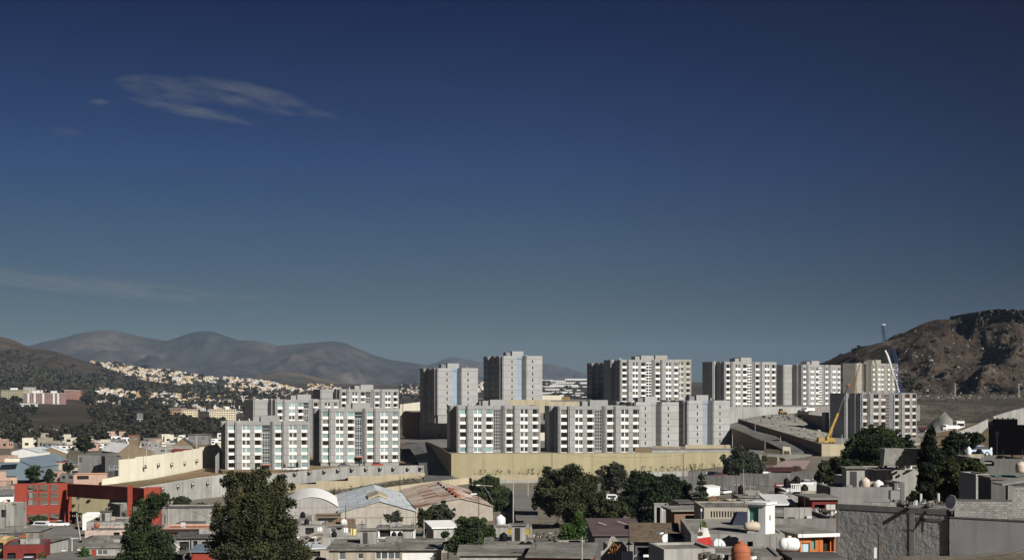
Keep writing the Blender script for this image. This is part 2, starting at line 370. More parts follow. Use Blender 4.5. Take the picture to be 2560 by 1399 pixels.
# ------------------------------------------------------------------ hills and mountains
def hillmat(key, a, b, c, s1, s2, bump=0, bs=.02):
    mt = bpy.data.materials.new(key); mt.use_nodes = True; nt = mt.node_tree; N = nt.nodes; L = nt.links
    p = N['Principled BSDF']; p.inputs['Roughness'].default_value = .95; p.inputs['Specular IOR Level'].default_value = .1
    g = N.new('ShaderNodeNewGeometry')
    def nz(sc, det=8, rg=.65):
        k = N.new('ShaderNodeTexNoise'); k.inputs['Scale'].default_value = sc; k.inputs['Detail'].default_value = det; k.inputs['Roughness'].default_value = rg; L.new(g.outputs[0], k.inputs['Vector']); return k.outputs[0]
    r = N.new('ShaderNodeValToRGB'); L.new(nz(s1), r.inputs[0]); e = r.color_ramp.elements
    e[0].position, e[0].color = .36, (*a, 1); e[1].position, e[1].color = .52, (*b, 1); e.new(.68).color = (*c, 1)
    r2 = N.new('ShaderNodeMapRange'); r2.inputs[1].default_value = .35; r2.inputs[2].default_value = .65; r2.inputs[3].default_value = .6; r2.inputs[4].default_value = 1.4; L.new(nz(s2, 6, .7), r2.inputs[0])
    mx = N.new('ShaderNodeMix'); mx.data_type = 'RGBA'; mx.blend_type = 'MULTIPLY'; mx.inputs[0].default_value = 1; L.new(r.outputs[0], mx.inputs[6]); L.new(col_from(N, L, r2.outputs[0]), mx.inputs[7])
    L.new(mx.outputs[2], p.inputs['Base Color'])
    if bump:
        bp = N.new('ShaderNodeBump'); bp.inputs['Distance'].default_value = bump; L.new(nz(bs, 9, .7), bp.inputs['Height']); L.new(bp.outputs[0], p.inputs['Normal'])
    return mt
def mountain(name, ridge, D, foot_D, back_D, foot_y, mat, amp, nx=260, ny=46, seed=0, wav=900, lat=.06):
    """a hill whose crest, at distance D, runs through the given points"""
    rx = np.array([p[0] for p in ridge], float); ry = np.array([p[1] for p in ridge], float)
    pxs = np.linspace(rx[0], rx[-1], nx); V = []
    for j in range(ny):
        s = j/(ny-1)
        for px in pxs:
            zc = zat(float(np.interp(px, rx, ry)), D); zf = zat(foot_y, foot_D)-15
            if s < .72:
                q = s/.72; y = foot_D+(D-foot_D)*q; h = q**1.15*(1-.18*math.sin(math.pi*q))
            else:
                q = (s-.72)/.28; y = D+(back_D-D)*q; h = 1-q*q*1.0
            x = xat(px, D)*(1+lat*(y-D)/D)
            z = zf+(zc-zf)*max(h, 0)
            n = mnoise.ridged_multi_fractal(Vector((x/wav+seed, y/wav*.7, seed)), 1.0, 2.1, 6, 1.0, 2.0)-1.1-(.55 if name.startswith('mountain') else 0)
            fade = min(1, abs(h-1)*(2.2 if name.startswith('mountain') else 4)+.018)*min(1, h*3+.05)
            z += n*amp*fade
            V.append((x, y, z))
    Fc = [(j*nx+i, j*nx+i+1, (j+1)*nx+i+1, (j+1)*nx+i) for j in range(ny-1) for i in range(nx-1)]
    me = bpy.data.meshes.new(name); me.from_pydata(V, [], Fc); me.polygons.foreach_set('use_smooth', [True]*len(Fc)); me.materials.append(mat)
    o = put(name, me); o['kind'] = 'structure'; return o
mt_far = hillmat('mountain_scrub', (.030, .034, .028), (.066, .058, .050), (.105, .088, .070), .0018, .014)
mt_near = hillmat('hill_rock', (.026, .021, .016), (.062, .047, .036), (.125, .10, .076), .022, .17, bump=5.0, bs=.09)
mountain('mountains', [(-400,905),(-150,880),(20,868),(85,858),(110,850),(150,842),(200,828),(245,821),(275,822),(305,829),(350,838),(410,849),(430,842),(465,829),(495,824),(525,825),(555,836),(590,848),(625,848),(650,851),(690,862),(725,859),(765,855),(800,852),(832,850),(858,854),(890,868),(930,885),(970,896),(1010,902),(1050,907),(1080,913),(1140,935),(1250,960)], 9000, 6600, 11000, 952, mt_far, 190, seed=3, wav=1150)
mountain('mountain_beyond', [(900,950),(980,925),(1040,914),(1085,907),(1110,896),(1130,891),(1150,893),(1190,902),(1230,908),(1290,910),(1350,908),(1375,908),(1400,912),(1430,921),(1460,931),(1490,943),(1530,955),(1600,965)], 12000, 9500, 14000, 958, mt_far, 90, nx=180, seed=9, wav=1300)
mountain('foothill', [(500,962),(580,955),(620,946),(650,938),(690,932),(725,930),(760,936),(800,948),(860,957),(960,962),(1050,958),(1200,962)], 6200, 5200, 7200, 962, hillmat('foothill_grass', (.05,.05,.03), (.12,.085,.05), (.16,.11,.065), .004, .03), 12, nx=160, ny=30, seed=5, wav=700)
mountain('rocky_hill', [(2040,945),(2075,925),(2100,906),(2125,890),(2150,880),(2175,870),(2205,856),(2235,848),(2255,842),(2280,828),(2300,815),(2320,805),(2340,798),(2370,797),(2400,799),(2424,801),(2430,784),(2450,780),(2475,776),(2510,777),(2560,779),(2700,770),(2900,790),(3200,850)], 1130, 885, 1400, 992, mt_near, 15, nx=320, ny=120, seed=7, wav=60, lat=.02)

# ------------------------------------------------------------------ compound: terraces, roads, retaining walls
def terrace(corners, z, depth, mat, name='terrace'):
    """flat fill with vertical sides; corners (px, D), z relative to the eye"""
    poly = [(xat(px, D), D) for px, D in corners]
    o = MB().prism(poly, CZ+z-depth, CZ+z).build(name, mat); o['kind'] = 'structure'; return o
def sheet(name, rows, mat, kind='structure', label=None, cat=None):
    """surface through rows of points (px, py, D)"""
    mb = MB(); n = len(rows[0])
    for r in rows: mb.v += [tuple(P(*p)) for p in r]
    for j in range(len(rows)-1):
        for i in range(n-1):
            mb.f.append((j*n+i, j*n+i+1, (j+1)*n+i+1, (j+1)*n+i)); mb.m.append(0)
    o = mb.build(name, mat); tag(o, label, cat, kind=kind); return o
WALLN = {}
def wall(label, pts, mat, thick=.35, panel=None, name='retaining_wall', cat='wall', cap=None, gap=.06, low=None, step=False):
    """wall along (px, ytop, ybottom, D); split into panels as children"""
    tops = [P(a, b, d) for a, b, c, d in pts]; bots = [P(a, c, d) for a, b, c, d in pts]
    for k in range(len(tops)): bots[k].x, bots[k].y = tops[k].x, tops[k].y
    root = empty(name, bots[0], 0, label, cat); o0 = Vector(root.location)
    for k in range(len(pts)-1):
        a, b, ta, tb = bots[k], bots[k+1], tops[k], tops[k+1]
        ln = Vector((b.x-a.x, b.y-a.y)).length; d = Vector((b.x-a.x, b.y-a.y, 0))/ln; nrm = Vector((-d.y, d.x, 0))   # away from the camera side
        n = max(1, round(ln/panel)) if panel else 1
        for i in range(n):
            f0, f1 = i/n, (i+1)/n; e = gap/2/ln if n > 1 else 0
            f0 += e; f1 -= e
            q0, q1 = a.lerp(b, f0), a.lerp(b, f1); t0, t1 = ta.lerp(tb, f0), ta.lerp(tb, f1)
            if step: t0.z = t1.z = max(t0.z, t1.z)
            mb = MB(); lo = Vector((0, 0, -(low or .0)))
            ring = lambda p, q: [p-o0, q-o0, q+nrm*thick-o0, p+nrm*thick-o0]
            mb.hexa([v+lo for v in ring(q0, q1)], ring(t0, t1))
            mb.build('wall_panel', mat, root)
        if cap:
            c = MB(); up = Vector((0, 0, .12)); out = nrm*-.08; inn = nrm*(thick+.08)
            c.hexa([ta+out-o0, tb+out-o0, tb+inn-o0, ta+inn-o0], [ta+out+up-o0, tb+out+up-o0, tb+inn+up-o0, ta+inn+up-o0]); c.build('coping', cap, root)
    return root

# forecourt of the two near left blocks, with the wall under it
terrace([(556,500),(640,490),(1058,492.5),(1040,540),(1012,590),(1000,700),(480,720),(520,560)], -30.9, 14, soil)
wall('long pale grey retaining wall with lamp niches below the two nearest left apartment blocks', [(640,1187,1213,489),(720,1180,1208,489.3),(870,1165,1192,490),(960,1163.5,1186,491),(1060,1162,1181,492)], greywall, panel=8, cap=None, low=.5)
wall('sand coloured stepped lower band under the long pale grey retaining wall', [(640,1214,1256,488),(790,1209,1240,488),(870,1201,1233,488.5),(955,1188,1220,489.5),(1062,1181,1206,491)], tan, panel=9, low=4, step=True)
wall('sand coloured low perimeter wall passing behind the old warehouses', [(690,1252,1275,432),(845,1235,1258,440),(1000,1213,1235,450),(1062,1205,1226,455),(1180,1192,1212,466)], tan, panel=10, low=3)
wall('tan perimeter wall with small openings beside the entry road', [(1180,1187,1199,464),(1345,1186,1199,464)], tan, panel=9, low=.1)
wall('grey lower perimeter wall behind the round pepper tree by the dirt road', [(1180,1199.5,1219,463),(1350,1199.5,1220,463)], greywall, panel=9, low=3)
# cream wall and the ramp climbing along it
wall('tall cream wall stepping uphill beside the brown ramp', [(298,1150,1207,470),(340,1145,1201,478),(380,1138,1195,487),(440,1130,1183,503),(500,1120,1170,522),(558,1106,1158,540)], cream, panel=7, low=3, step=True)
wall('low cream wall stub beside the salmon house', [(255,1197,1212,462),(298,1189,1207,468)], cream, low=3)
sheet('ramp_road', [[(255,1212,461),(380,1196,485),(470,1178.5,510),(556,1159,538)], [(300,1218,445),(400,1204,470),(480,1190,492),(562,1178,512)], [(356,1220,440),(420,1209,455),(490,1197,475),(565,1187,491)]], soil)
wall('grey white retaining wall with niches carrying the brown ramp', [(352,1218,1268,439),(420,1207.5,1262,454),(490,1195.5,1258,474),(566,1185.5,1250,490)], greywall, panel=8, low=4, cap=kerb_m)
wall('dark end wall between the cream wall and the nearest left block', [(541,1140,1180,506),(566,1108,1172,530)], greywall, low=2)
# entry road
sheet('entry_road', [[(1058,1203,476),(1095,1205,470),(1180,1200,470)], [(1059,1195,486),(1095,1196,480),(1134,1192,476)], [(1050,1165,515),(1082,1165,508),(1120,1160,505)], [(1035,1135,548),(1064,1133,542),(1100,1130,540)], [(1012,1104,596),(1040,1104,592),(1072,1104,590)]], asphalt)
sheet('road', [[(1000,1105,592),(1130,1110,575)], [(1000,1094,640),(1130,1094,626)]], asphalt_l)
terrace([(1134,485),(1830,488),(2060,492),(1830,640),(1400,640),(1130,626),(1066,590)], -24.6, 14, asphalt_l)
wall('long ochre retaining wall below the two central near apartment blocks', [(1128,1133,1190,480),(1360,1132.5,1185,482),(1600,1131.5,1180,484),(1830,1130,1172,486)], yellow, panel=9.5, low=3, cap=yellow)
wall('shaded left return of the long ochre wall along the entry road', [(1066,1103,1106,590),(1078,1106,1118,565),(1096,1115,1146,530),(1112,1124,1168,503),(1128,1133,1190,480.6)], brownwall, low=3, thick=-.4)  # brown in place of ochre: the shade of this return is in its colour
# upper terraces behind
terrace([(1050,622),(1480,628),(1480,760),(1020,760),(1012,690)], -13.0, 14, asphalt_l)
wall('rough stone retaining wall with bare creepers under the left tower', [(1048,1055,1098,620),(1128,1055,1094,621)], stonewall, low=3)
wall('ochre upper band above the rough stone retaining wall', [(1048,1033,1054.6,620.2),(1128,1033,1054.6,621.2)], yellow, panel=9)
wall('stone faced wall seen in the gap between the two central near blocks', [(1330,1014,1080,616),(1375,1014,1080,616)], stonewall, low=4)
wall('cream wall at the back of the gap between the two central near blocks', [(1335,1080.5,1112,612),(1372,1080.5,1112,612)], cream, low=3)
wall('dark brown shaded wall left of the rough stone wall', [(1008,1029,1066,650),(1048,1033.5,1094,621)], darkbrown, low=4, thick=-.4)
terrace([(1198,604),(1480,610),(1480,740),(1180,740)], -7.2, 10, asphalt_l)
wall('tan wall on the terrace at the foot of the tallest tower', [(1246,998.5,1020,598),(1376,998.5,1020,600)], tan, panel=9, low=2)
wall('cream screen wall right of the tallest tower', [(1350,987,1003,640),(1404,988,1003,640)], cream, panel=8, low=4)
wall('orange brown wall piece right of the cream screen wall', [(1404,991,1006,636),(1423,991,1006,634)], ochre, low=3)
wall('tan parapet above the roof of the second central block', [(1374,1003,1018,604),(1455,1004,1018,606)], tan, panel=9, low=3)
wall('cream wall on the left terrace behind the left tower', [(1000,1010,1022,690),(1052,1004,1022,690)], cream, panel=9, low=4)
terrace([(1480,640),(1815,642),(2110,690),(2300,700),(2300,830),(1470,830)], -10.6, 10, asphalt_l)
wall('broad grey concrete wall below the long row of back blocks', [(1812,1016.5,1046,640),(1900,1016.5,1042,642),(1960,1016.5,1036,646),(2024,1017,1032,652)], greywall, panel=10, low=6)
# ramp at the right
sheet('ramp_road', [[(1815,1062,592),(1860,1050,608)], [(1850,1078,568),(1880,1066,575)], [(1915,1103,530),(1940,1090,533)], [(1985,1136,500),(2020,1122,500)], [(2010,1147,489),(2062,1142,489)], [(1960,1160,470),(2082,1152,475)]], asphalt_l)
wall('long dark brown wall descending along the far side of the right ramp', [(1845,1046,1064,603),(1900,1063,1085,560),(1960,1081,1108,528),(2056,1110,1143,489)], brownwall, panel=9, low=2, cap=None)
sheet('ramp_kerb', [[(1838,1062.3,602),(1900,1085.5,559),(1960,1108.3,527),(2056,1143,488.5)], [(1838,1064.3,601),(1900,1087.5,558),(1960,1110.5,526),(2056,1146,487.5)]], kerb_m)
wall('dark brown stepped wall along the near side of the right ramp', [(1814,1064,1096,566),(1840,1074,1102,552),(1866,1084,1108,540),(1892,1096,1114,528),(1912,1104,1122,520)], brownwall, panel=3.4, low=3, step=True)
sheet('gravel_lot', [[(1848,1046,606),(1930,1035,645),(1990,1031,650)], [(1905,1064,562),(1970,1058,580),(2032,1056,592)], [(1965,1083,530),(2020,1078,545),(2066,1078,560)], [(2056,1110,491),(2070,1104,500),(2080,1100,520)]], gravel_m)
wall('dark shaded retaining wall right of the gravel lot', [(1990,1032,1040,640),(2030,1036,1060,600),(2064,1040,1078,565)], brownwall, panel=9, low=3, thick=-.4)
wall('pale end pier of the dark wall beside the unfinished block', [(2063,1030,1066,563),(2073,1030,1066,564)], greywall, low=3, thick=2)
terrace([(2054,491),(2300,500),(2310,640),(2075,640),(2066,560)], -21.0, 8, gravel_m)
wall('tan retaining wall under the unfinished near right block', [(2054,1109.5,1142,488),(2200,1111,1140,492)], tan, panel=11, low=3)
wall('cream wall return at the bottom of the right ramp', [(1911,1121,1140,500),(1974,1127,1134,492)], tan, panel=8, low=6)
wall('bright cream gate pier beside the right ramp', [(1957,1115,1131,494),(1976,1117,1131,493)], cream, low=2)
sheet('paving', [[(1930,1167,448),(2010,1172,440),(2110,1176,432)], [(1960,1150,472),(2020,1150,472),(2100,1148,478)]], paving_p)
wall('low tan wall between the ochre wall and the right ramp', [(1834,1131,1172,487),(1912,1139,1168,482),(1944,1142,1160,478)], yellow, panel=9, low=4)
wall('small tan planter wall at the foot of the slot windowed right block', [(1713,1111,1126,538),(1826,1111,1126,538)], tan, panel=9, low=1)
wall('small tan planter wall at the foot of the slot windowed left block', [(1632,1113,1124,540),(1700,1116,1126,536)], tan, panel=9, low=1)
wall('dark brown low wall between the central near block and the slot windowed block', [(1588,1116,1133,498),(1630,1120,1133,498)], brownwall, low=1)
wall('grey low wall strip behind the ochre wall at the slot windowed blocks', [(1630,1125,1134,500),(1826,1124,1134,500)], greywall, panel=9, low=1)
# road at the foot of the ochre wall, grey wall along the lower street
sheet('road', [[(1590,1213,425),(1760,1212,425),(1960,1190,434),(2060,1180,432)], [(1590,1181,472),(1760,1176,478),(1900,1169,470),(2060,1165,455)]], asphalt_l)
wall('pale grey low wall along the road under the ochre wall', [(1588,1181,1200,452),(1720,1176,1194,458)], grey_l, panel=7, low=3)
wall('long grey block wall behind the white shed and parked car', [(1722,1190,1216,412),(1850,1188,1218,406),(1920,1184,1214,402),(2036,1179,1208,398)], grey, panel=6, low=4, step=True)
sheet('dirt_road', [[(1290,1300,300),(1345,1300,300)], [(1285,1262,360),(1345,1262,360)], [(1282,1236,405),(1350,1236,405)], [(1278,1222,440),(1352,1222,440)]], soil if False else asphalt_l)
# embankment at the right
sheet('earth_bank', [[(2280,1062,690),(2400,1064,690),(2500,1050,690),(2640,1030,690)], [(2280,1010,735),(2400,1014,735),(2500,1015,735),(2640,1000,735)], [(2280,1004,800),(2400,1004,800),(2500,1002,800),(2640,995,800)], [(2270,985,895),(2400,985,895),(2500,985,895),(2640,985,895)]], hillmat('bank_earth', (.055,.048,.040), (.085,.073,.06), (.13,.112,.09), .05, .4, bump=.6, bs=.5))
sheet('dirt_slope', [[(2290,1190,360),(2400,1190,350),(2560,1180,330)], [(2290,1120,480),(2400,1110,470),(2560,1080,450)], [(2290,1092,560),(2400,1070,560),(2475,1046,560)]], soil)
# ------------------------------------------------------------------ apartment blocks
FH = 2.72
FRONT = [(0,0,.6,0,'P'),(.6,0,3.2,0,'W'),(3.2,0,3.5,2.2,'P'),(3.5,2.2,5.5,2.2,'P'),(5.5,2.2,8.4,2.2,'D'),(8.4,2.2,10.0,2.2,'P'),(10.0,2.2,12.6,2.2,'W'),
         (12.6,2.2,12.8,1.0,'N'),(12.8,1.0,15.7,1.0,'S'),(15.7,1.0,16.7,3.6,'P'),(16.7,3.6,17.3,3.6,'P'),(17.3,3.6,19.9,3.6,'W'),(19.9,3.6,20.4,5.4,'P'),
         (20.4,5.4,22.3,5.4,'P'),(22.3,5.4,25.2,5.4,'D'),(25.2,5.4,26.8,5.4,'P'),(26.8,5.4,29.0,5.4,'W'),(29.0,5.4,29.4,5.4,'P'),
         (29.4,5.4,29.4,-4,'P'),(29.4,-4,29.4,-14,'P'),(29.4,-14,-1.8,-14,'N'),
         (-1.8,-14,-1.8,-6.4,'P'),(-1.8,-6.4,0,-6.2,'F'),(0,-6.2,0,-3.4,'P'),(0,-3.4,-.35,-3.3,'P'),(-.35,-3.3,-.35,-2.5,'P'),(-.35,-2.5,0,-2.4,'P'),(0,-2.4,0,0,'P')]
FRONT = [(a, b*.45 if b > 0 else b, c, d*.45 if d > 0 else d, t) for a, b, c, d, t in FRONT]
WING = [(u if u != -1.8 else -6.8, v, u2 if u2 != -1.8 else -6.8, v2, t) for u, v, u2, v2, t in FRONT]
END = [(0,0,6.2,0,'Q'),(6.2,0,8.8,-.25,'B'),(8.8,-.25,10.1,2.0,'P'),(10.1,2.0,17,2.0,'Q'),(17,2.0,17,-8,'P'),(17,-8,17,-20,'P'),(17,-20,-3.0,-20,'N'),
       (-3.0,-20,-3.0,-13.2,'V'),(-3.0,-13.2,-1.6,-12.7,'F'),(-1.6,-12.7,-1.6,-7.0,'V'),(-1.6,-7.0,-.95,-6.6,'F'),(-.95,-6.6,-.95,-1.9,'V'),(-.95,-1.9,.1,-1.3,'F'),(.1,-1.3,0,0,'P')]
APT = {}
rnd0 = random.Random(3); pane_c = M('pane_curtain', (.13, .115, .095), rough=.3, spec=.4, obj=.45, var=.3, scale=2.0)
def seg_slab(s, z0, z1, t0, t1, a=0., b=1., mb=None):
    """slab along a stretch of the outline, from t0 to t1 outside it"""
    u0, v0, u1, v1 = s[:4]; p = Vector((u0, -v0)); q = Vector((u1, -v1)); d = (q-p); n = Vector((d.y, -d.x)).normalized()
    A, B = p+d*a, p+d*b; mb = mb or MB()
    ring = lambda z: [(*(A+n*t1), z), (*(B+n*t1), z), (*(B+n*t0), z), (*(A+n*t0), z)]
    return mb.hexa(ring(z0), ring(z1))
def apt_meshes(key, plan, fl):
    """meshes shared by every floor of a block"""
    out = {}
    for i, s in enumerate(plan):
        ln = math.hypot(s[2]-s[0], s[3]-s[1]); t = s[4]
        if t in 'PF':
            out[i, 'panel'] = seg_slab(s, .035, FH-.035, 0, .40)
        elif t == 'B':
            out[i, 'panel'] = seg_slab(s, .01, FH-.01, 0, .12)
        elif t == 'Q':
            m = MB(); a0, a1 = (.60, .675) if i == 0 else (.36, .43)
            seg_slab(s, .035, FH-.035, 0, .28, 0, a0, m); seg_slab(s, .035, FH-.035, 0, .28, a1, 1, m)
            seg_slab(s, .035, .75, 0, .28, a0, a1, m); seg_slab(s, FH-.55, FH-.035, 0, .28, a0, a1, m)
            out[i, 'panel'] = m
            out[i, 'frame'] = seg_slab(s, .77, .85, .04, .2, a0, a1); out[i, 'pane'] = seg_slab(s, .85, FH-.57, .02, .1, a0+.003, a1-.003)
        elif t in 'WDV':
            zs = .95 if t == 'W' else 1.0; zt = FH-.05; e = .07/ln
            if t == 'V':
                m = MB(); cuts = [0, .2, .36, .6, .76, 1.0]
                for a, b in ((0, .2), (.36, .6), (.76, 1.)): seg_slab(s, .035, FH-.035, 0, .28, a, b, m)
                for a, b in ((.2, .36), (.6, .76)): seg_slab(s, .035, 1.0, 0, .28, a, b, m)
                out[i, 'panel'] = m; m = MB(); g = MB()
                for a, b in ((.2, .36), (.6, .76)):
                    seg_slab(s, 1.0, 1.1, .03, .22, a, b, m); seg_slab(s, FH-.16, FH-.05, .03, .22, a, b, m); seg_slab(s, 1.1, FH-.16, .02, .1, a, b, g)
                out[i, 'frame'] = m; out[i, 'pane'] = g
                continue
            out[i, 'span'] = seg_slab(s, 0.0, zs, 0, .36, .0, 1.)
            m = MB(); g = MB()
            seg_slab(s, zs, zs+.08, .02, .16, 0, 1, m); seg_slab(s, zt-.08, zt, .02, .16, 0, 1, m)
            bars = [(0, 1.2*e), (1-1.2*e, 1)] + ([(.5-2.4*e, .5+2.4*e)] if t == 'D' else [(.80, .80+e)])
            if t == 'D': bars[0] = (0, 2.6*e); bars[1] = (1-2.6*e, 1); bars += [(.26, .26+.6*e), (.72, .72+.6*e)]
            for a, b in bars: seg_slab(s, zs+.08, zt-.08, .02, .17, a, b, m)
            if t == 'D': seg_slab(s, zs+.3, zt-.08, .03, .10, .02, .48, g); seg_slab(s, zs+.08, zt-.08, .03, .10, .52, .98, g)
            else: seg_slab(s, zs+.08, zt-.08, .03, .10, .01, .99, g)
            out[i, 'frame'] = m; out[i, 'pane'] = g
    return out
def apartment(label, px, py_top, py_base, D, rot, fl, kind, stair='grid', wallm=None, stripe=None, span=None, teal=(), frame=None, parapet=1.3, pent=True, awning=False, cap=None, pane=None):
    wallm = wallm or concrete; span = span or white_paint; frame = frame or frame_w; pane = pane or pane_d
    plan = {'front': FRONT, 'wing': WING, 'end': END}[kind]
    zt, zb = zat(py_top, D), zat(py_base, D); H = fl*FH+parapet; z0 = zt-H
    root = empty('apartment_block', (xat(px, D), D, z0), math.radians(rot), label, 'apartment building', 'grey concrete apartment blocks on the terraces')
    base = max(.5, z0-zb)
    core = MB().prism([(s[0], -s[1]) for s in plan], -base-3, fl*FH+.35).build('wall', [wallm], root)
    stripe = stripe or blue_panel; key = (kind, wallm.name, span.name, frame.name, pane.name, stripe.name)
    if key not in APT:
        d = {}
        for (i, w), mb in apt_meshes(kind, plan, fl).items():
            t = plan[i][4]
            mt = {'panel': stripe if t == 'B' else (concrete_l if t == 'Q' and wallm is concrete else wallm), 'span': span, 'frame': frame, 'pane': pane}[w]
            d[i, w] = mb.mesh({'panel': 'concrete_panel', 'span': 'spandrel_panel', 'frame': 'window', 'pane': 'pane'}[w], mt)
            if w == 'pane' and t in 'WD': d[i, 'teal'] = mb.mesh('pane', pane_t); d[i, 'curtain'] = mb.mesh('pane', pane_c)
        APT[key] = d
    d = APT[key]; wcol = {i: n for n, i in enumerate([i for i, s in enumerate(plan) if s[4] in 'WD'])}
    for i, s in enumerate(plan):
        for k in range(fl):
            z = (0, 0, k*FH)
            if (i, 'panel') in d: put('concrete_panel', d[i, 'panel'], root, z)
            if (i, 'span') in d: put('spandrel_panel', d[i, 'span'], root, z)
            if (i, 'frame') in d:
                w = put('window', d[i, 'frame'], root, z)
                tl = i in wcol and (fl-1-k, wcol[i]) in teal
                put('pane', d[i, 'teal' if tl else ('curtain' if (i, 'curtain') in d and rnd0.random() < .22 else 'pane')], w)
        if s[4] != 'N' and parapet > .3:
            seg_slab(s, fl*FH+.035, fl*FH+parapet, -.25, .40).build('parapet', wallm if s[4] not in 'QB' else (stripe if s[4] == 'B' else concrete_l), root)
        elif s[4] == 'N': seg_slab(s, fl*FH+.035, fl*FH+parapet, -.25, .05).build('parapet', wallm, root)
        if s[4] == 'S':
            H0 = .2 if stair != 'grid' else 2.6
            seg_slab(s, -base+.1, fl*FH-.1, .0, .05).build('stair_glazing', glazing if stair == 'grid' else void, root)
            mb = MB()
            if stair == 'grid':
                for k in range(fl-1):
                    zz = FH*(k+1) if k else 2.5
                    seg_slab(s, zz-.3, zz-.18, .05, .2, 0, .9, mb); seg_slab(s, zz+.25, zz+.35, .05, .18, 0, .9, mb); seg_slab(s, zz+1.4, zz+1.48, .05, .16, 0, .9, mb)
                for a in (0, .29, .58, .88): seg_slab(s, 2.2, (fl-1)*FH+.2, .05, .22, a, a+.03, mb)
                mb.build('glazing_bars', frame_w, root)
                seg_slab(s, 2.0, 2.3, .0, .9, 0, 1).build('door_lintel', wallm, root)
            elif stair == 'lattice':
                n = fl*2+1
                for k in range(n): zz = 1.6+k*(fl*FH-1.7)/(n-1); seg_slab(s, zz-.13, zz+.13, .05, .30, 0, 1, mb)
                for k in range(5): seg_slab(s, 1.6, fl*FH-.1, .04, .27, k*.22, k*.22+.08, mb)
                seg_slab(s, -base, 1.5, .05, .34, 0, 1, mb)
                mb.build('stair_lattice', wallm, root)
            else:
                n = fl*2
                for k in range(n+1): zz = .3+k*(fl*FH-.6)/n; seg_slab(s, zz-.22, zz+.22, .05, .5, .0, 1, mb)
                seg_slab(s, 0, fl*FH-.1, .04, .35, .46, .54, mb)
                mb.build('stair_slats', white_paint if stair == 'slats' else wallm, root)
            if awning:
                seg_slab(s, 1.75, 1.95, .0, 2.4, .05, 1.0).build('awning', awning_r, root)
                seg_slab(s, -base, 1.75, 1.9, 2.2, .92, 1.0).build('awning_post', concrete, root)
    if pent:
        a, b = (12.2, 19.0) if kind != 'end' else (5.0, 10.2)
        MB().box(a, b, 3.0, 8.5, fl*FH+.3, fl*FH+parapet+2.1).build('stair_housing', concrete_l if kind == 'end' else wallm, root)
        MB().box(a-2.6, a-.05, 4, 8, fl*FH+.3, fl*FH+parapet+1.7).build('stair_housing', wallm if kind != 'end' else concrete_d, root)
    for k in range(3):
        x = random.uniform(2, 15); y = random.uniform(3, 11)
        mb = MB().tube((x, y, fl*FH+.3), (x, y, fl*FH+parapet+random.uniform(.4, 1.0)), .22, .22, 6); mb.build('roof_vent', galv, root)
    return root
def rows(*spec):
    """teal panes: for each row from the top a string of six marks"""
    return {(r, c) for r, s in enumerate(spec) for c, ch in enumerate(s) if ch == 'T'}
apartment('nearest left apartment block of six storeys with teal top windows and red entrance awning', 566.5, 1053.5, 1174, 509, 10, 6, 'front', teal=rows('TTTTTT', '......', '......', '.TTTTT', '...TTT', '...TTT'), awning=True, span=white_paint)
apartment('seven storey left apartment block beside the entry road with many teal windows', 802, 1020.5, 1160, 530, 11, 7, 'front', teal=rows('TTTTTT', '......', '......', 'TT.TTT', '...TTT', 'TTTTTT', 'TTT...'), awning=True)
apartment('angled left apartment block rising behind the six storey block', 690, 998.5, 1172, 588, 40, 9, 'wing', teal=rows('TTT...', '.T....', '......'))
apartment('rearmost left apartment block turned aside with dark windows below the hills', 851, 972.5, 1150, 654, 34, 10, 'wing')
apartment('central near apartment block with square concrete lattice and teal corner windows', 1145, 1013.5, 1136, 505, 10, 6, 'front', stair='lattice', teal=rows('TTT...', '......', '......', '......', '......', 'TTT...'))
apartment('central near apartment block with square concrete lattice and only dark windows', 1398, 1014.5, 1136, 505, 11.5, 6, 'front', stair='lattice')
apartment('left slot windowed tower with pale blue stripe and a single roof box', 1095, 919.5, 1036, 605, 17, 7, 'end')
apartment('tallest slot windowed tower with pale blue stripe and dark left side', 1258, 889, 1003, 613, 17, 7, 'end')
apartment('slot windowed block half hidden by the lattice block', 1589, 1004.5, 1118, 550, 15, 6, 'end', stripe=concrete)
apartment('slot windowed block standing right of the half hidden slot windowed block', 1720, 1000.5, 1113, 556, 17, 6, 'end', stripe=M('grey_blue_panel', (.25, .285, .33)))
apartment('dark sided back tower seen at the far left of the back row', 1518, 906, 1030, 690, 17, 8, 'end', pent=False)
apartment('beige apartment block peeking out right behind the long white back block', 1590, 897.5, 1030, 705, 20, 8, 'front', wallm=concrete_w, span=beige_paint, stair='slats')
apartment('long back apartment block with white spandrels and two roof boxes', 1552, 898.5, 1030, 656, 22, 8, 'front', stair='slats')
apartment('back apartment block with slatted white stair and deep shaded left side', 1812, 903.5, 1022, 660, 31, 8, 'front', stair='slats')
apartment('back apartment block whose left side is sunlit beside the grey wall', 2005, 911, 1022, 710, 42, 8, 'wing', stair='slats', pane=pane_b)
apartment('farthest apartment block against the rocky hill behind the white crane boom', 2180, 907.5, 1000, 775, 52, 8, 'wing', wallm=concrete_w, stair='lattice', pane=pane_b)
apartment('unfinished dark apartment block without parapet behind the yellow mobile crane', 2153, 983, 1117, 543, 35, 7, 'front', wallm=M('concrete_new', (.25,.25,.255), streak=.12, var=.1, scale=.2, obj=.08), span=beige_paint, frame=frame_o, parapet=.25, pent=False, stair='lattice')
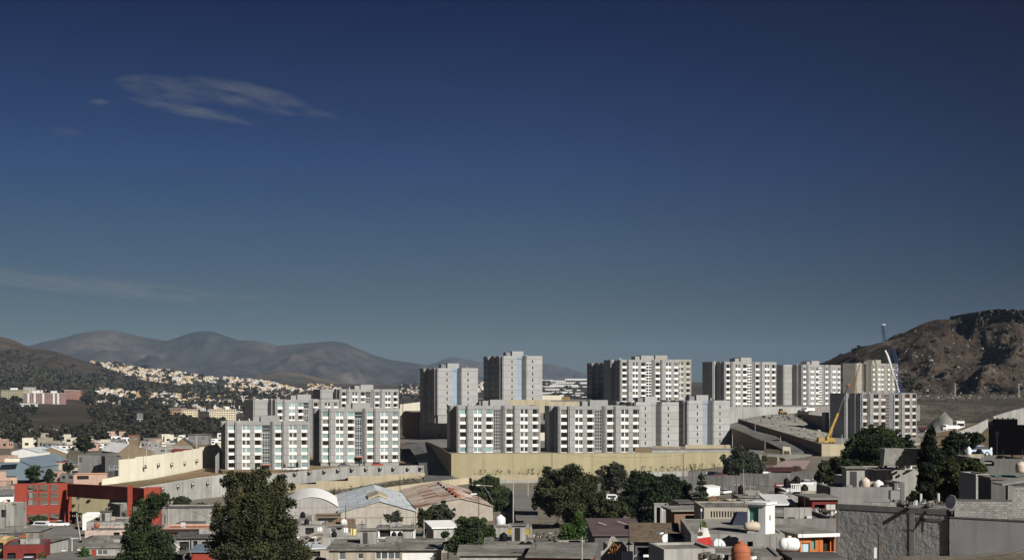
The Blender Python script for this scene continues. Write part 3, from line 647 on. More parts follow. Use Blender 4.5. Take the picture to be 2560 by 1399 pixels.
# ------------------------------------------------------------------ trees
def leaves(blobs, n, size, rs, shell=.55, flat=1.0, long=1.7, droop=0):
    """n leaf clumps spread through blobs (cx, cy, cz, rx, ry, rz): arrays of vertices and tones"""
    B = np.array(blobs, float); w = B[:, 3]*B[:, 4]+B[:, 3]*B[:, 5]; w = w/w.sum()
    k = rs.choice(len(B), n, p=w); d = rs.normal(size=(n, 3)); d /= np.linalg.norm(d, axis=1)[:, None]
    r = 1-(1-shell)*rs.random(n)**1.3; r *= rs.uniform(.82, 1.12, n)
    c = B[k, :3]+d*r[:, None]*B[k, 3:6]
    a = rs.normal(size=(n, 3))*.8+d*.3; a[:, 2] -= droop; a /= np.linalg.norm(a, axis=1)[:, None]
    b = np.cross(a, rs.normal(size=(n, 3))+d*.4); b /= np.linalg.norm(b, axis=1)[:, None]
    s = size*rs.uniform(.6, 1.35, n)[:, None]
    V = np.stack([c-a*s*long*.5, c+b*s*.5, c+a*s*long*.5, c-b*s*.5], 1).reshape(-1, 3)
    tone = np.clip(rs.random(len(B))[k]*.85+rs.random(n)*.4-.12, 0, 1)
    return V, np.repeat(tone, 4)
def leaf_mesh(name, V, tone, mat):
    n = len(V)//4; me = bpy.data.meshes.new(name)
    me.vertices.add(len(V)); me.vertices.foreach_set('co', V.astype(np.float32).ravel())
    me.loops.add(4*n); me.loops.foreach_set('vertex_index', np.arange(4*n, dtype=np.int32))
    me.polygons.add(n); me.polygons.foreach_set('loop_start', np.arange(0, 4*n, 4, dtype=np.int32)); me.polygons.foreach_set('loop_total', np.full(n, 4, np.int32))
    at = me.attributes.new('tone', 'FLOAT', 'POINT'); at.data.foreach_set('value', tone.astype(np.float32))
    me.materials.append(mat); me.update(calc_edges=True); return me
def crown_blobs(style, w, h, rs, z0):
    """clumps of a crown of width w and height h whose foot is at z0"""
    bl = []; R = w/2
    if style == 'cypress':
        n = 70
        for i in range(n):
            f = (i+.5)/n; r = R*min(1, (1-f)*2.3)**.75*(.70+.30*min(1, f*5)); a = rs.uniform(0, 6.28)
            bl.append((math.cos(a)*r*.42, math.sin(a)*r*.42, z0+h*f*.97, r*rs.uniform(.45, .58)+.05, r*rs.uniform(.45, .58)+.05, h*.05))
    elif style == 'conifer':
        for i in range(9):
            f = i/9; r = R*(1-f)*.95+.25
            for j in range(5):
                a = j*1.257+i*.6; bl.append((math.cos(a)*r*.6, math.sin(a)*r*.6, z0+h*f*1.0+.04*h, r*.5+.1, r*.5+.1, h*.028))
        bl.append((0, 0, z0+h*.9, .18, .18, h*.12))
    else:
        n = {'round': 70, 'airy': 40, 'tall': 60, 'willow': 46, 'bush': 34}[style]
        for i in range(n):
            d = rs.normal(size=3); d /= np.linalg.norm(d); q = rs.random()**.45
            x, y, z = d*q
            if style == 'tall':
                zz = .5+.5*z; prof = (.95 if zz < .45 else .95-.75*(zz-.45)/.55); x *= prof; y *= prof
            else:
                zz = .5+.5*z
                if zz < .3: x *= .8; y *= .8
            rr = R*(rs.uniform(.24, .36) if q < .62 else rs.uniform(.11, .22)) if style not in ('airy',) else R*rs.uniform(.14, .26)
            m = rr/R*.9
            bl.append((x*R*(1-m), y*R*(1-m), z0+h*(.5*m+zz*(1-m)), rr, rr, rr*rs.uniform(.6, .85)*(h/w if style == 'willow' else 1)))
    return bl
def tree(label, px, ytop, ybase, pw, D, style='round', leaf=None, n=9000, size=None, crown=.78, name='tree', cat='tree', group=None, lean=0, blobs=None, seed=None, shell=.5, droop=0):
    rs = np.random.default_rng(seed if seed is not None else int(px*7+ytop))
    base = P(px, ybase, D); g = gz(base.x, D); H = (ybase-ytop)/F*D; w = pw/F*D
    root = empty(name, (base.x, D, base.z), 0, label, cat, group)
    ch = H*crown; z0 = H-ch; size = size or max(.16, min(.6, w/26))
    if blobs: bl = [((bx-px)/F*D, by, (ybase-bz)/F*D, br/F*D, br/F*D*.9, brz/F*D) for bx, bz, br, brz, by in blobs]; 
    else: bl = crown_blobs(style, w, ch, rs, z0)
    if blobs:
        out = []
        for b in bl:
            for j_ in range(15):
                d = rs.normal(size=3); d /= np.linalg.norm(d); q = rs.random()**.5*.62 if j_ < 6 else rs.uniform(.6, 1.02); k = rs.uniform(.42, .58) if j_ < 6 else rs.uniform(.13, .30)
                out.append((b[0]+d[0]*b[3]*q, b[1]+d[1]*b[4]*q, b[2]+d[2]*b[5]*q, b[3]*k, b[4]*k, b[5]*k))
        bl = out
    long = {'willow': 3.2, 'cypress': 2.4, 'conifer': 2.2}.get(style, 1.6)
    V, t = leaves(bl, n, size, rs, shell=shell, long=long, droop=droop or (1.2 if style == 'willow' else (-1.0 if style == 'cypress' else 0)))
    put('crown', leaf_mesh('crown', V, t, leaf or leaf_green), root)
    mb = MB(); r0 = max(.12, w*.035); top = Vector((lean, 0, z0+ch*.45))
    mid = Vector((rs.uniform(-.3, .3), rs.uniform(-.3, .3), z0*.6+ch*.1))
    mb.tube((0, 0, -1.5), mid, r0*1.25, r0, 8); mb.tube(mid, top, r0, r0*.55, 8)
    pick = rs.permutation(len(bl))[:9]
    for i in pick:
        b = Vector(bl[i][:3]); s = mid.lerp(top, rs.uniform(.1, .95)); e = s.lerp(b, .5)+Vector((0, 0, .05*H))
        mb.tube(s, e, r0*.42, r0*.28, 5); mb.tube(e, b, r0*.28, r0*.08, 5)
    mb.build('trunk', bark, root, smooth=False)
    return root
# near and middle trees, each where it stands
tree('huge dark olive eucalyptus filling the lower left between the pink house and the arched hall', 640, 1170, 1500, 240, 214, leaf=leaf_olive, n=72000, size=.26, shell=.25,
     blobs=[(585,1203,38,42,0),(640,1207,40,44,.5),(692,1235,46,48,0),(615,1250,44,40,-1),(668,1290,52,44,0),(625,1350,60,48,1),(580,1260,38,42,.5),(640,1275,60,55,-1),(545,1282,22,30,0),(600,1325,72,60,-1.5),(690,1310,58,60,0),(655,1370,95,60,-2),(720,1340,40,50,.5),(555,1345,46,58,0),(738,1378,52,46,0),(590,1390,70,45,-1.5),(700,1270,38,40,.5)])
tree('airy dark tree with two crowns below the curved red beam', 360, 1228, 1500, 130, 224, leaf=leaf_green, n=34000, size=.25, shell=.15,
     blobs=[(375,1262,36,34,0),(345,1300,38,36,0),(325,1340,26,34,0),(390,1340,46,44,-1),(375,1385,70,46,0),(330,1380,46,40,0),(415,1380,40,36,.5),(365,1350,52,44,0),(408,1250,20,20,.5)])
tree('small round grey green tree against the retaining wall left of the eucalyptus', 458, 1236, 1278, 66, 400, 'bush', leaf_greygreen, 3500, .42, crown=.95)
tree('grey green round tree beside the rust roofed warehouse', 1104, 1248, 1345, 82, 318, 'round', leaf_greygreen, 8000, .38, crown=.72)
tree('sparse brownish tree leaning beside the round tree at the silver roofed warehouse', 1063, 1262, 1345, 58, 316, 'airy', leaf_olive, 4200, .36, crown=.9)
tree('thin leafless looking creeper tree on the gable of the silver roofed warehouse', 985, 1273, 1318, 66, 333, 'airy', leaf_greygreen, 1300, .30, crown=.85, shell=.2)
tree('dense dark green bushy tree standing above the long flat roofed house', 1174, 1281, 1424, 158, 212, 'round', leaf_green, 36000, .22, crown=.97)
tree('dark green pepper tree at the roadside by the grey perimeter wall', 1222, 1189, 1288, 96, 385, leaf=leaf_green, n=15000, size=.30, style='willow',
     blobs=[(1215,1215,38,28,0),(1195,1222,22,22,0),(1240,1235,34,34,0),(1250,1260,30,28,-.5),(1228,1205,26,18,.5)])
tree('broad dense dark tree casting its shadow on the dirt road', 1420, 1163, 1345, 190, 318, leaf=leaf_olive, n=64000, size=.32,
     blobs=[(1385,1215,52,46,0),(1425,1198,50,38,1),(1458,1215,48,44,0),(1365,1255,36,36,0),(1420,1260,72,50,-2),(1475,1262,42,44,0),(1440,1310,55,36,-1),(1400,1240,50,40,-2.5)])
tree('airy open branched tree in front of the ochre wall', 1538, 1150, 1262, 120, 395, 'airy', leaf_greygreen, 9500, .32, crown=.82)
tree('wide low dark green tree left of the tall conifer', 1648, 1180, 1330, 170, 305, leaf=leaf_dark, n=52000, size=.31,
     blobs=[(1600,1218,46,38,0),(1645,1208,50,34,1),(1690,1222,46,38,0),(1580,1255,40,40,0),(1640,1255,62,46,-2),(1705,1262,42,40,0),(1650,1300,66,36,-1),(1600,1300,40,32,-1)])
tree('dark tree between the broad tree and the wide low tree over a white van roof', 1528, 1239, 1350, 112, 292, 'round', leaf_olive, 9000, .40, crown=.85)
tree('bright green young tree in front of the broad dark tree', 1446, 1274, 1420, 110, 232, leaf=leaf_bright, n=24000, size=.22,
     blobs=[(1452,1300,26,28,0),(1430,1335,34,34,0),(1472,1335,34,36,0),(1450,1370,56,40,-1),(1415,1375,34,30,0),(1490,1380,34,34,0)])
tree('light green shrub at the lower edge beside the bright green tree', 1500, 1360, 1425, 58, 200, 'bush', leaf_bright, 6500, .19, crown=1.0, name='shrub', cat='shrub')
tree('dark green shrub mass at the foot of the broad dark tree', 1370, 1335, 1400, 90, 236, 'bush', leaf_dark, 5000, .3, crown=1.0, name='shrub', cat='shrub')
tree('tall pointed conifer with tiered branches near the white shed', 1753, 1183, 1312, 62, 300, 'conifer', leaf_dark, 4500, .42, crown=1.0)
tree('round drooping pepper tree in front of the ochre wall right end', 1858, 1116, 1194, 106, 432, leaf=leaf_greygreen, n=19000, size=.34, style='willow',
     blobs=[(1858,1140,34,24,0),(1835,1155,30,30,0),(1885,1150,28,30,0),(1860,1165,44,26,-1),(1822,1172,18,18,0),(1896,1168,18,22,0)])
tree('grey green bush beside the gate paving at the right', 2082, 1146, 1222, 88, 262, leaf=leaf_olive, n=8000, size=.36, style='bush',
     blobs=[(2065,1172,24,24,0),(2095,1168,30,26,0),(2080,1192,40,26,0),(2050,1192,16,18,0)])
tree('large dark green tree in front of the unfinished block', 2185, 1052, 1215, 170, 262, leaf=leaf_bright if False else leaf_green, n=56000, size=.29,
     blobs=[(2190,1085,34,30,0),(2160,1108,34,34,0),(2215,1105,36,34,0),(2190,1125,60,40,-1),(2140,1135,36,36,0),(2125,1165,34,34,-1),(2175,1165,55,36,0),(2230,1140,34,34,0)])
tree('smaller dark tree right of the large tree by the unfinished block', 2250, 1066, 1180, 76, 272, 'round', leaf_dark, 9000, .38, crown=.95)
tree('tall black green cypress standing behind the grey block house', 2329, 1058, 1262, 76, 178, 'cypress', leafmat('leaf_cypress', (.006,.010,.005), (.020,.028,.012)), 34000, .19, crown=1.0, cat='cypress')
tree('dark spreading tree between the cypress and the black hoarding', 2400, 1078, 1175, 118, 196, leaf=leaf_dark, n=12000, size=.28,
     blobs=[(2395,1105,32,24,0),(2435,1095,24,18,0),(2370,1125,24,24,0),(2410,1130,42,24,0),(2385,1152,34,20,0)])
tree('olive green weeping tree right of the cypress above the block parapet', 2408, 1142, 1268, 144, 152, leaf=leafmat('leaf_willow', (.024,.030,.010), (.075,.085,.028)), n=34000, size=.19, style='willow',
     blobs=[(2385,1175,34,24,0),(2425,1170,36,24,0),(2350,1200,26,26,0),(2410,1205,54,30,-1),(2455,1205,26,28,0),(2385,1232,44,24,0),(2440,1235,34,22,0)])
tree('dark shrub growing between the block parapet and the cypress', 2290, 1222, 1275, 70, 160, 'bush', leaf_olive, 3500, .2, crown=1.0, name='shrub', cat='shrub')
tree('two lobed dark tree on the crest of the rocky hill', 2141, 861, 884, 26, 1120, 'bush', leaf_dark, 900, .9, crown=1.0, blobs=[(2136,876,7,8,0),(2146,870,7,8,0)])
tree('dark tree between the white gable roof and the grey modern building', 212, 1085, 1137, 56, 700, 'round', leaf_dark, 4500, .75, crown=.9)
tree('dark round tree left of the grey modern building', 85, 1157, 1212, 50, 520, 'round', leaf_green, 3000, .6, crown=.9)
tree('narrow dark tree right of the maroon shed', 124, 1167, 1212, 34, 510, 'tall', leaf_dark, 2500, .55, crown=.95)
tree('small dark tree below the grey modern building', 172, 1152, 1185, 38, 560, 'bush', leaf_dark, 1800, .6, crown=.95)
tree('leafy shrub row under the red gate windows', 97, 1286, 1312, 66, 376, 'bush', leaf_green, 2200, .4, crown=1.0, name='shrub', cat='shrub')
tree('dark shrub below the curved red beam behind the pole', 186, 1272, 1310, 44, 380, 'bush', leaf_dark, 1600, .4, crown=1.0, name='shrub', cat='shrub')
tree('pale green shrub against the grey retaining wall foot', 500, 1256, 1272, 40, 428, 'airy', leaf_greygreen, 900, .4, crown=1.0, name='shrub', cat='shrub')
tree('white flowering shrub at the lower left beside the airy tree', 437, 1352, 1392, 28, 235, 'airy', leaf_white, 420, .26, crown=1.0, name='shrub', cat='shrub')
tree('bright green shrub by the street corner at the bottom left', 210, 1365, 1400, 36, 242, 'bush', leaf_bright, 1400, .28, crown=1.0, name='shrub', cat='shrub')
tree('small bright shrub at the bottom edge beside the maroon house', 106, 1378, 1412, 26, 238, 'bush', leaf_bright, 900, .26, crown=1.0, name='shrub', cat='shrub')
tree('thin slender cypress in front of the near left block', 743, 1152, 1174, 6, 499, 'cypress', leaf_dark, 500, .3, crown=1.0, cat='cypress')
tree('brown slender shrub by the entrance of the near left block', 711, 1155, 1174, 8, 499, 'bush', leaf_dry, 300, .3, crown=1.0, name='shrub', cat='shrub')
tree('small shrub on the kerb at the gate paving', 1955, 1141, 1154, 18, 470, 'bush', leaf_green, 500, .35, crown=1.0, name='shrub', cat='shrub')
# far trees: few shared crowns, many single trees
FARM = []
for i in range(7):
    rs = np.random.default_rng(70+i); V, t = leaves(crown_blobs('round', 9, 7.5, rs, 1.0), 420, 1.15, rs, shell=.3)
    FARM.append(leaf_mesh('far_tree', V, t, leaf_far))
def in_poly(x, y, poly):
    c = False
    for i in range(len(poly)):
        (x0, y0), (x1, y1) = poly[i-1], poly[i]
        if (y0 > y) != (y1 > y) and x < (x1-x0)*(y-y0)/(y1-y0)+x0: c = not c
    return c
def scatter(poly, n, rnd):
    xs = [p[0] for p in poly]; ys = [p[1] for p in poly]; out = []; tries = 0
    while len(out) < n and tries < n*40:
        tries += 1; x = rnd.uniform(min(xs), max(xs)); y = rnd.uniform(min(ys), max(ys))
        if in_poly(x, y, poly): out.append((x, y))
    return out
rnd = random.Random(21)
nfar = 0
for poly, n, sc, lab, grp in (
    ([(0,1055),(60,1050),(140,1082),(210,1080),(270,1070),(330,1075),(420,1062),(560,1060),(560,1092),(420,1108),(200,1112),(0,1118)], 150, 1.0, 'dark valley tree among low roofs beyond the compound', 'valley trees beyond the compound'),
    ([(0,1000),(45,1000),(90,1040),(40,1062),(0,1062)], 22, 1.0, 'dark tree left of the bare field', 'trees left of the bare field'),
    ([(205,1000),(300,1000),(420,1000),(420,1062),(330,1070),(230,1060),(225,1030)], 70, 1.1, 'dark grove tree around the tall billboard', 'grove trees around the billboard'),
    ([(420,1058),(560,1058),(560,1080),(420,1075)], 30, 1.0, 'dark tree in front of the cream apartment slabs', 'trees in front of the cream slabs'),
    ([(590,985),(640,985),(640,1045),(595,1040)], 14, 1.1, 'dark tree between the cream slab and the left blocks', 'trees beside the left blocks'),
    ([(1000,975),(1055,970),(1055,1005),(1000,1008)], 12, 1.0, 'dark tree behind the entry road terrace', 'trees behind the entry road')):
    for x, y in scatter(poly, n, rnd):
        p = hit(x, y, 620)
        if not p: continue
        o = put('far_tree', rnd.choice(FARM), None, p-Vector((0, 0, .8)), rnd.uniform(0, 6.28)); s = sc*rnd.uniform(.75, 1.5); o.scale = (s*1.15, s*1.15, s)
        w_ = 'small ' if s < .95*sc else ('middling ' if s < 1.25*sc else 'tall '); tag(o, w_+lab, 'tree', w_+grp); nfar += 1
# beyond that the woods on the left hill read as one mass
VV, TT = [], []; rs = np.random.default_rng(77)
for poly, n, sz in (([(0,925),(120,925),(240,945),(340,962),(430,972),(540,968),(545,985),(370,985),(240,975),(0,960)], 300, 1.3), ([(0,960),(60,965),(200,972),(245,980),(230,998),(30,972),(0,985)], 90, 1.3),
                    ([(330,960),(560,962),(640,985),(820,985),(820,1005),(560,1000),(330,978)], 150, 1.1), ([(250,905),(800,985),(820,1000),(560,1000),(300,990),(240,930)], 260, .9),
                    ([(360,1000),(600,985),(600,1025),(430,1022),(370,1015)], 150, 1.1), ([(0,870),(80,880),(230,920),(240,940),(0,930)], 70, .7), ([(1000,925),(1056,930),(1056,975),(1000,975)], 60, 1.2), ([(1352,950),(1475,950),(1475,1000),(1352,1000)], 26, 1.0)):
    for x, y in scatter(poly, n, rnd):
        p = hit(x, y, 800)
        if not p: continue
        k = sz*rnd.uniform(.7, 1.5)*min(1.6, p.y/2200)
        v, t = leaves([(p.x+rs.normal()*3*k, p.y+rs.normal()*3*k, p.z+2.2*k, 4.6*k, 4.6*k, 3.2*k)], 36, 2.3*k, rs, shell=.3)
        VV.append(v); TT.append(t)
o = put('woods', leaf_mesh('woods', np.concatenate(VV), np.concatenate(TT), leaf_far)); o['kind'] = 'stuff'
# the steep cut at the top of the rocky hill
def outcrop():
    mb = MB(); nx, nz = 60, 14; top = [(2425,801),(2430,784),(2450,780),(2475,777),(2510,778),(2560,780),(2640,776)]; tx = [t[0] for t in top]; ty = [t[1] for t in top]
    pts = [(2424+216*i/(nx-1)) for i in range(nx)]
    for j in range(nz+4):
        for i, px in enumerate(pts):
            yt = float(np.interp(px, tx, ty))-2; f = min(1, j/(nz-1)); D = 1105-14*f+(18*(j-nz+1) if j >= nz else 0)
            y = yt+(40+14*math.sin(px*.05))*(1-f) if j < nz else yt
            p = P(px, y, 1105); n = mnoise.fractal(Vector((px*.09, y*.12, 3)), .8, 2.1, 5)
            q = P(px, y, 1105); q.y = D-3+n*5; q.z += mnoise.noise(Vector((px*.11, f*3, 1)))*.8*(1 if j >= nz-2 else .3)
            mb.v.append(tuple(q))
    for j in range(nz+3):
        for i in range(nx-1): mb.f.append((j*nx+i, j*nx+i+1, (j+1)*nx+i+1, (j+1)*nx+i)); mb.m.append(0)
    o = mb.build('rock_outcrop', hillmat('outcrop_rock', (.04,.034,.028), (.085,.07,.056), (.15,.13,.105), .10, .5, bump=2.5, bs=.3), smooth=False); o['kind'] = 'structure'
outcrop()
# bushes on the rocky hill, on its own surface
hill = bpy.data.objects['rocky_hill']
from mathutils.bvhtree import BVHTree
HB = BVHTree.FromPolygons([v.co.copy() for v in hill.data.vertices], [tuple(p.vertices) for p in hill.data.polygons])
def hill_hit(px, py):
    d = Vector(((px-CX)/F, 1, -(py-HY)/F)).normalized(); h = HB.ray_cast(Vector((0, 0, CZ)), d); return h[0]
BUSH = []
for i in range(4):
    rs2 = np.random.default_rng(170+i); V, t = leaves(crown_blobs('bush', 5, 3, rs2, 0), 160, .55, rs2, shell=.3); BUSH.append(leaf_mesh('hill_bush', V, t, leaf_olive))
for (x, y, s) in [(2402,815,2.0),(2398,805,1.4),(2535,858,2.3),(2520,868,1.5),(2360,940,1.6),(2280,960,2.0),(2300,972,1.8),(2265,968,2.0),(2255,842,1.5),(2462,928,1.3),(2480,823,1.2),(2518,832,1.5),(2290,925,1.3),(2335,855,1.1)]+[(rnd.uniform(2240,2560), rnd.uniform(830,980), rnd.uniform(.35,1.0)) for _ in range(70)]:
    p = hill_hit(x, y)
    if p: o = put('hill_bush', rnd.choice(BUSH), None, p-Vector((0, 0, .3)), rnd.uniform(0, 6.28)); o.scale = (s, s, s); tag(o, 'dark low bush growing on the rocky hillside', 'bush', 'bushes on the rocky hill')
# pale rocks and rubbish lying on the hill and along its foot: nobody could count them
mb = MB()
def rock(mb, p, s, m=0):
    v = [Vector((rnd.uniform(-1, 1), rnd.uniform(-1, 1), rnd.uniform(-.5, .7))).normalized()*s*rnd.uniform(.6, 1.1) for _ in range(4)]
    a = [p+Vector((-s, 0, -.2*s)), p+Vector((0, -s, -.2*s)), p+Vector((s, 0, -.2*s)), p+Vector((0, s, -.2*s))]; b = [q+Vector((0, 0, s*rnd.uniform(.5, 1)))*1+(p-q)*.5+Vector((rnd.uniform(-.2, .2)*s, rnd.uniform(-.2, .2)*s, 0)) for q in a]
    mb.hexa(a, b, m)
for _ in range(950):
    x, y = rnd.uniform(2215, 2560), rnd.uniform(800, 985); p = hill_hit(x, y)
    if p: rock(mb, p, rnd.choice([.3, .4, .5, .8, 1.5])*rnd.uniform(.5, 1.1), rnd.choice([0, 0, 0, 1, 1, 1, 2]))
tag(mb.build('hill_rocks', [M('rock_brown', (.075, .06, .046), var=.3), M('rock_grey', (.12, .11, .095), var=.3), M('rock_pale', (.30, .275, .24), var=.25)]), kind='stuff')
mb = MB()
for _ in range(900):
    x, y = rnd.uniform(2285, 2560), rnd.gauss(995, 5); p = P(x, y, rnd.uniform(800, 880)); 
    if x > 2400 and rnd.random() < .55: continue
    rock(mb, p, rnd.uniform(.25, .8), rnd.choice([0, 0, 1, 1, 1, 2]))
tag(mb.build('debris', [MATS['rock_brown'], MATS['rock_grey'], MATS['rock_pale']]), kind='stuff')
# dry creeper stems at the foot of the walls
mb = MB()
for x0, y0, x1, y1, D0, D1, n in ((810,1241,1060,1206,468,470,110), (1180,1191,1400,1187,472,474,70), (1600,1184,1800,1174,476,480,70), (720,1255,820,1240,450,455,30)):
    for _ in range(n):
        f = rnd.random(); b = P(x0+(x1-x0)*f, y0+(y1-y0)*f+1, D0+(D1-D0)*f); h = rnd.uniform(.5, 2.4)
        e = b+Vector((rnd.uniform(-.9, .9), rnd.uniform(-.3, .3), h)); mb.tube(b-Vector((0,0,.5)), e, .10, .06, 4); mb.tube(e, e+Vector((rnd.uniform(-1, 1), rnd.uniform(-.4, .4), rnd.uniform(-.2, .8))), .07, .04, 4)
        if rnd.random() < .3:
            for _ in range(6): q = e+Vector((rnd.uniform(-.5, .5), rnd.uniform(-.3, .3), rnd.uniform(-.5, .4))); mb.box(q.x-.12, q.x+.12, q.y-.1, q.y+.1, q.z-.1, q.z+.1)
tag(mb.build('undergrowth', M('dry_stem', (.055, .05, .028), var=.3)), kind='stuff')
# ------------------------------------------------------------------ the far town
def small_house(w, d, h, wm, two):
    mb = MB(); mb.box(-w/2, w/2, -d/2, d/2, -2.5, h, 0); mb.box(-w/2+.25, w/2-.25, -d/2+.25, d/2-.25, h, h+.12, 1)
    if two: mb.box(-w/2, w*.1, -d/2+.02, d/2, h, h+2.5, 0)
    for a, b in ((-.36, -.16), (.1, .34)):
        mb.box(w*a, w*b, -d/2-.06, -d/2, h*.40, h*.78, 2)
        mb.box(d/2*.0+w/2, w/2+.06, d*a*.8, d*b*.8, h*.4, h*.78, 2)
        mb.box(-w/2-.06, -w/2, d*a*.8, d*b*.8, h*.4, h*.78, 2)
    return mb
farw = [M('far_white', (.68, .665, .64), obj=.25), M('far_cream', (.60, .53, .42), obj=.15), M('far_terracotta', (.46, .27, .17), obj=.15), M('far_ochre', (.52, .38, .18), obj=.1), M('far_grey', (.40, .38, .36), obj=.2)]
farroof = M('far_roof', (.34, .29, .25), obj=.3)
HM = []
for i in range(14):
    wm = farw[[0, 0, 0, 1, 0, 4, 1, 2, 0, 3, 4, 0, 1, 2][i]]
    HM.append((small_house(rnd.uniform(8, 15), rnd.uniform(7, 11), rnd.uniform(3.2, 6.2), wm, i % 3 == 0), wm))
HMESH = [mb.mesh('hillside_house', [wm, farroof, void]) for mb, wm in HM]
WHICH = ['white', 'white', 'white', 'cream', 'white', 'grey', 'cream', 'terracotta', 'white', 'ochre', 'grey', 'white', 'cream', 'terracotta']
spots = []
for poly, n, sc, grp, lab in (
    ([(228,905),(300,903),(420,918),(545,938),(545,952),(470,960),(400,958),(330,945),(280,925)], 820, .62, 'houses on the upper far hillside', 'flat roofed house packed on the upper far hillside'),
    ([(420,956),(545,952),(545,962),(470,968)], 60, .75, 'houses on the upper far hillside', 'flat roofed house packed on the upper far hillside'),
    ([(560,940),(620,942),(700,962),(775,980),(770,992),(640,985),(560,978)], 620, .60, 'houses on the far slope behind the left blocks', 'flat roofed house on the far slope behind the left blocks'),
    ([(225,974),(325,976),(345,990),(310,994),(240,982)], 95, .66, 'houses in the strip below the far woods', 'flat roofed house in the strip below the far woods'),
    ([(365,984),(480,984),(560,990),(640,985),(640,1000),(520,1010),(400,1018),(365,1005)], 330, .58, 'houses among the trees above the cream slabs', 'flat roofed house among the trees above the cream slabs'),
    ([(205,1000),(300,1000),(330,1010),(230,1012)], 18, .7, 'houses in the strip below the far woods', 'flat roofed house in the strip below the far woods'),
    ([(0,965),(60,958),(210,985),(200,1000)], 8, .7, 'houses near the pink slab row', 'flat roofed house near the pink slab row'),
    ([(330,960),(560,962),(700,985),(820,985),(820,1003),(640,1040),(560,1030),(420,1022),(330,1000)], 260, .58, 'houses scattered in the far woods', 'flat roofed house scattered in the far woods'),
    ([(770,958),(860,965),(830,992),(770,990)], 90, .58, 'houses on the far slope above the rear left block', 'flat roofed house on the far slope above the rear left block'),
    ([(1002,932),(1056,935),(1056,985),(1002,985)], 110, .6, 'houses seen far between the left blocks and the towers', 'flat roofed house seen far between the left blocks and the towers'),
    ([(1194,955),(1210,955),(1210,990),(1194,990)], 14, .9, 'houses seen far between the two slot windowed towers', 'flat roofed house seen far between the two slot windowed towers'),
    ([(900,910),(960,908),(1000,915),(900,920)], 16, 1.2, 'houses on the mountain foot', 'pale house on the distant mountain foot')):
    for x, y in scatter(poly, n, rnd):
        p = hit(x, y, 800)
        if p: spots.append((p, sc, grp, lab))
spots.sort(key=lambda s: s[0].y/s[1])
rest = MB()
for i, (p, sc, grp, lab) in enumerate(spots):
    j = rnd.randrange(14); rz = rnd.gauss(.3, .35); s = sc*rnd.uniform(.75, 1.15)
    if i < 300:
        o = put('hillside_house', HMESH[j], None, p, rz); o.scale = (s, s, s); tag(o, WHICH[j]+' '+lab, 'house', grp+', '+WHICH[j])
    else:
        mb = HM[j][0]; b = len(rest.v); c, q = math.cos(rz), math.sin(rz); k = farw.index(HM[j][1])
        rest.v += [(p.x+s*(x*c-y*q), p.y+s*(x*q+y*c), p.z+s*z) for x, y, z in mb.v]
        rest.f += [tuple(b+v for v in f) for f in mb.f]; rest.m += [k if m == 0 else 4+m for m in mb.m]
o = rest.build('far_houses', farw+[farroof, void]); o['kind'] = 'stuff'
# long pale sheds of the industrial plain
SHED = MB(); SHED.hexa([(-30,-12,-4),(30,-12,-4),(30,12,-4),(-30,12,-4)], [(-30,-12,6),(30,-12,6),(30,12,6),(-30,12,6)]); SHED.hexa([(-30.5,-12.5,6),(30.5,-12.5,6),(30.5,12.5,6),(-30.5,12.5,6)], [(-30.5,-1,8.5),(30.5,-1,8.5),(30.5,1,8.5),(-30.5,1,8.5)], 1)
for a in range(-5, 6): SHED.box(a*5.2-1, a*5.2+1, -12.1, -12.0, 2, 4.5, 2)
SHM = SHED.mesh('industrial_shed', [farw[0], sheet_w, void])
for i, (x, y, s) in enumerate([(1380,941,.9),(1420,944,1.3),(1462,942,1.2),(1368,949,.8),(1448,948,1.0),(1395,951,.9),(1378,958,.8),(1430,957,1.2),(1462,957,.8),(1370,965,.7),(1410,964,1.3),(1446,966,.9),(1388,972,.9),(1432,974,.8),(1370,981,.8),(1405,980,1.1),(1455,981,.8),(1382,989,.8),(1425,988,1.0),(1462,990,.6)]):
    p = hit(x, y+2, 900)
    if p:
        o = put('industrial_shed', SHM, None, p, rnd.uniform(-.2, .25)); k = .95*s*p.y/3800*rnd.uniform(.6, 1.0); o.scale = (k*rnd.uniform(.8, 1.4), k*.7, k*.55)
        tag(o, 'long pale industrial shed on the far plain right of the tallest tower', 'shed', 'industrial sheds on the far plain')
# slabs of flats across the valley
def slab(label, px0, px1, ytop, ybase, D, depth, rot, wm, nf, nb, stripes=None, name='apartment_slab', roofbox=()):
    g_ = hit((px0+px1)/2, ybase, 700); D = g_.y if g_ else D
    w = (px1-px0)/F*D/math.cos(math.radians(rot)); h = (ybase-ytop)/F*D
    root = empty(name, P(px0, ybase, D), math.radians(rot), label, 'apartment building')
    MB().box(0, w, 0, depth, -8, h).build('wall', wm, root)
    MB().box(-.4, w+.4, -.4, depth+.4, h, h+.7).build('roof', farroof, root)
    wn = MB().box(-.5*w/nb*.62, .5*w/nb*.62, -.12, 0, 0, h/nf*.5).mesh('window', frame_w); pn = MB().box(-.5*w/nb*.54, .5*w/nb*.54, -.2, -.12, .05*h/nf, h/nf*.45).mesh('pane', pane_d)
    for a in range(nf):
        for b in range(nb):
            if stripes and b in stripes: continue
            loc = ((b+.5)*w/nb, 0, (a+.32)*h/nf); q = put('window', wn, root, loc); put('pane', pn, q)
    for b in stripes or ():
        MB().box(b*w/nb+.1*w/nb, (b+.9)*w/nb, -.8, 0, -4, h+.3).build('stair_bay', white if wm is not orange else wm, root)
    for a, b in roofbox: MB().box(a*w, b*w, depth*.3, depth*.7, h+.7, h+3.4).build('roof_box', white, root)
    return root
brickpink = M('brick_pink', (.29, .185, .16), obj=.05); brickred = M('brick_red', (.26, .10, .07), obj=.05); cream2 = M('slab_cream', (.66, .57, .40), obj=.05)
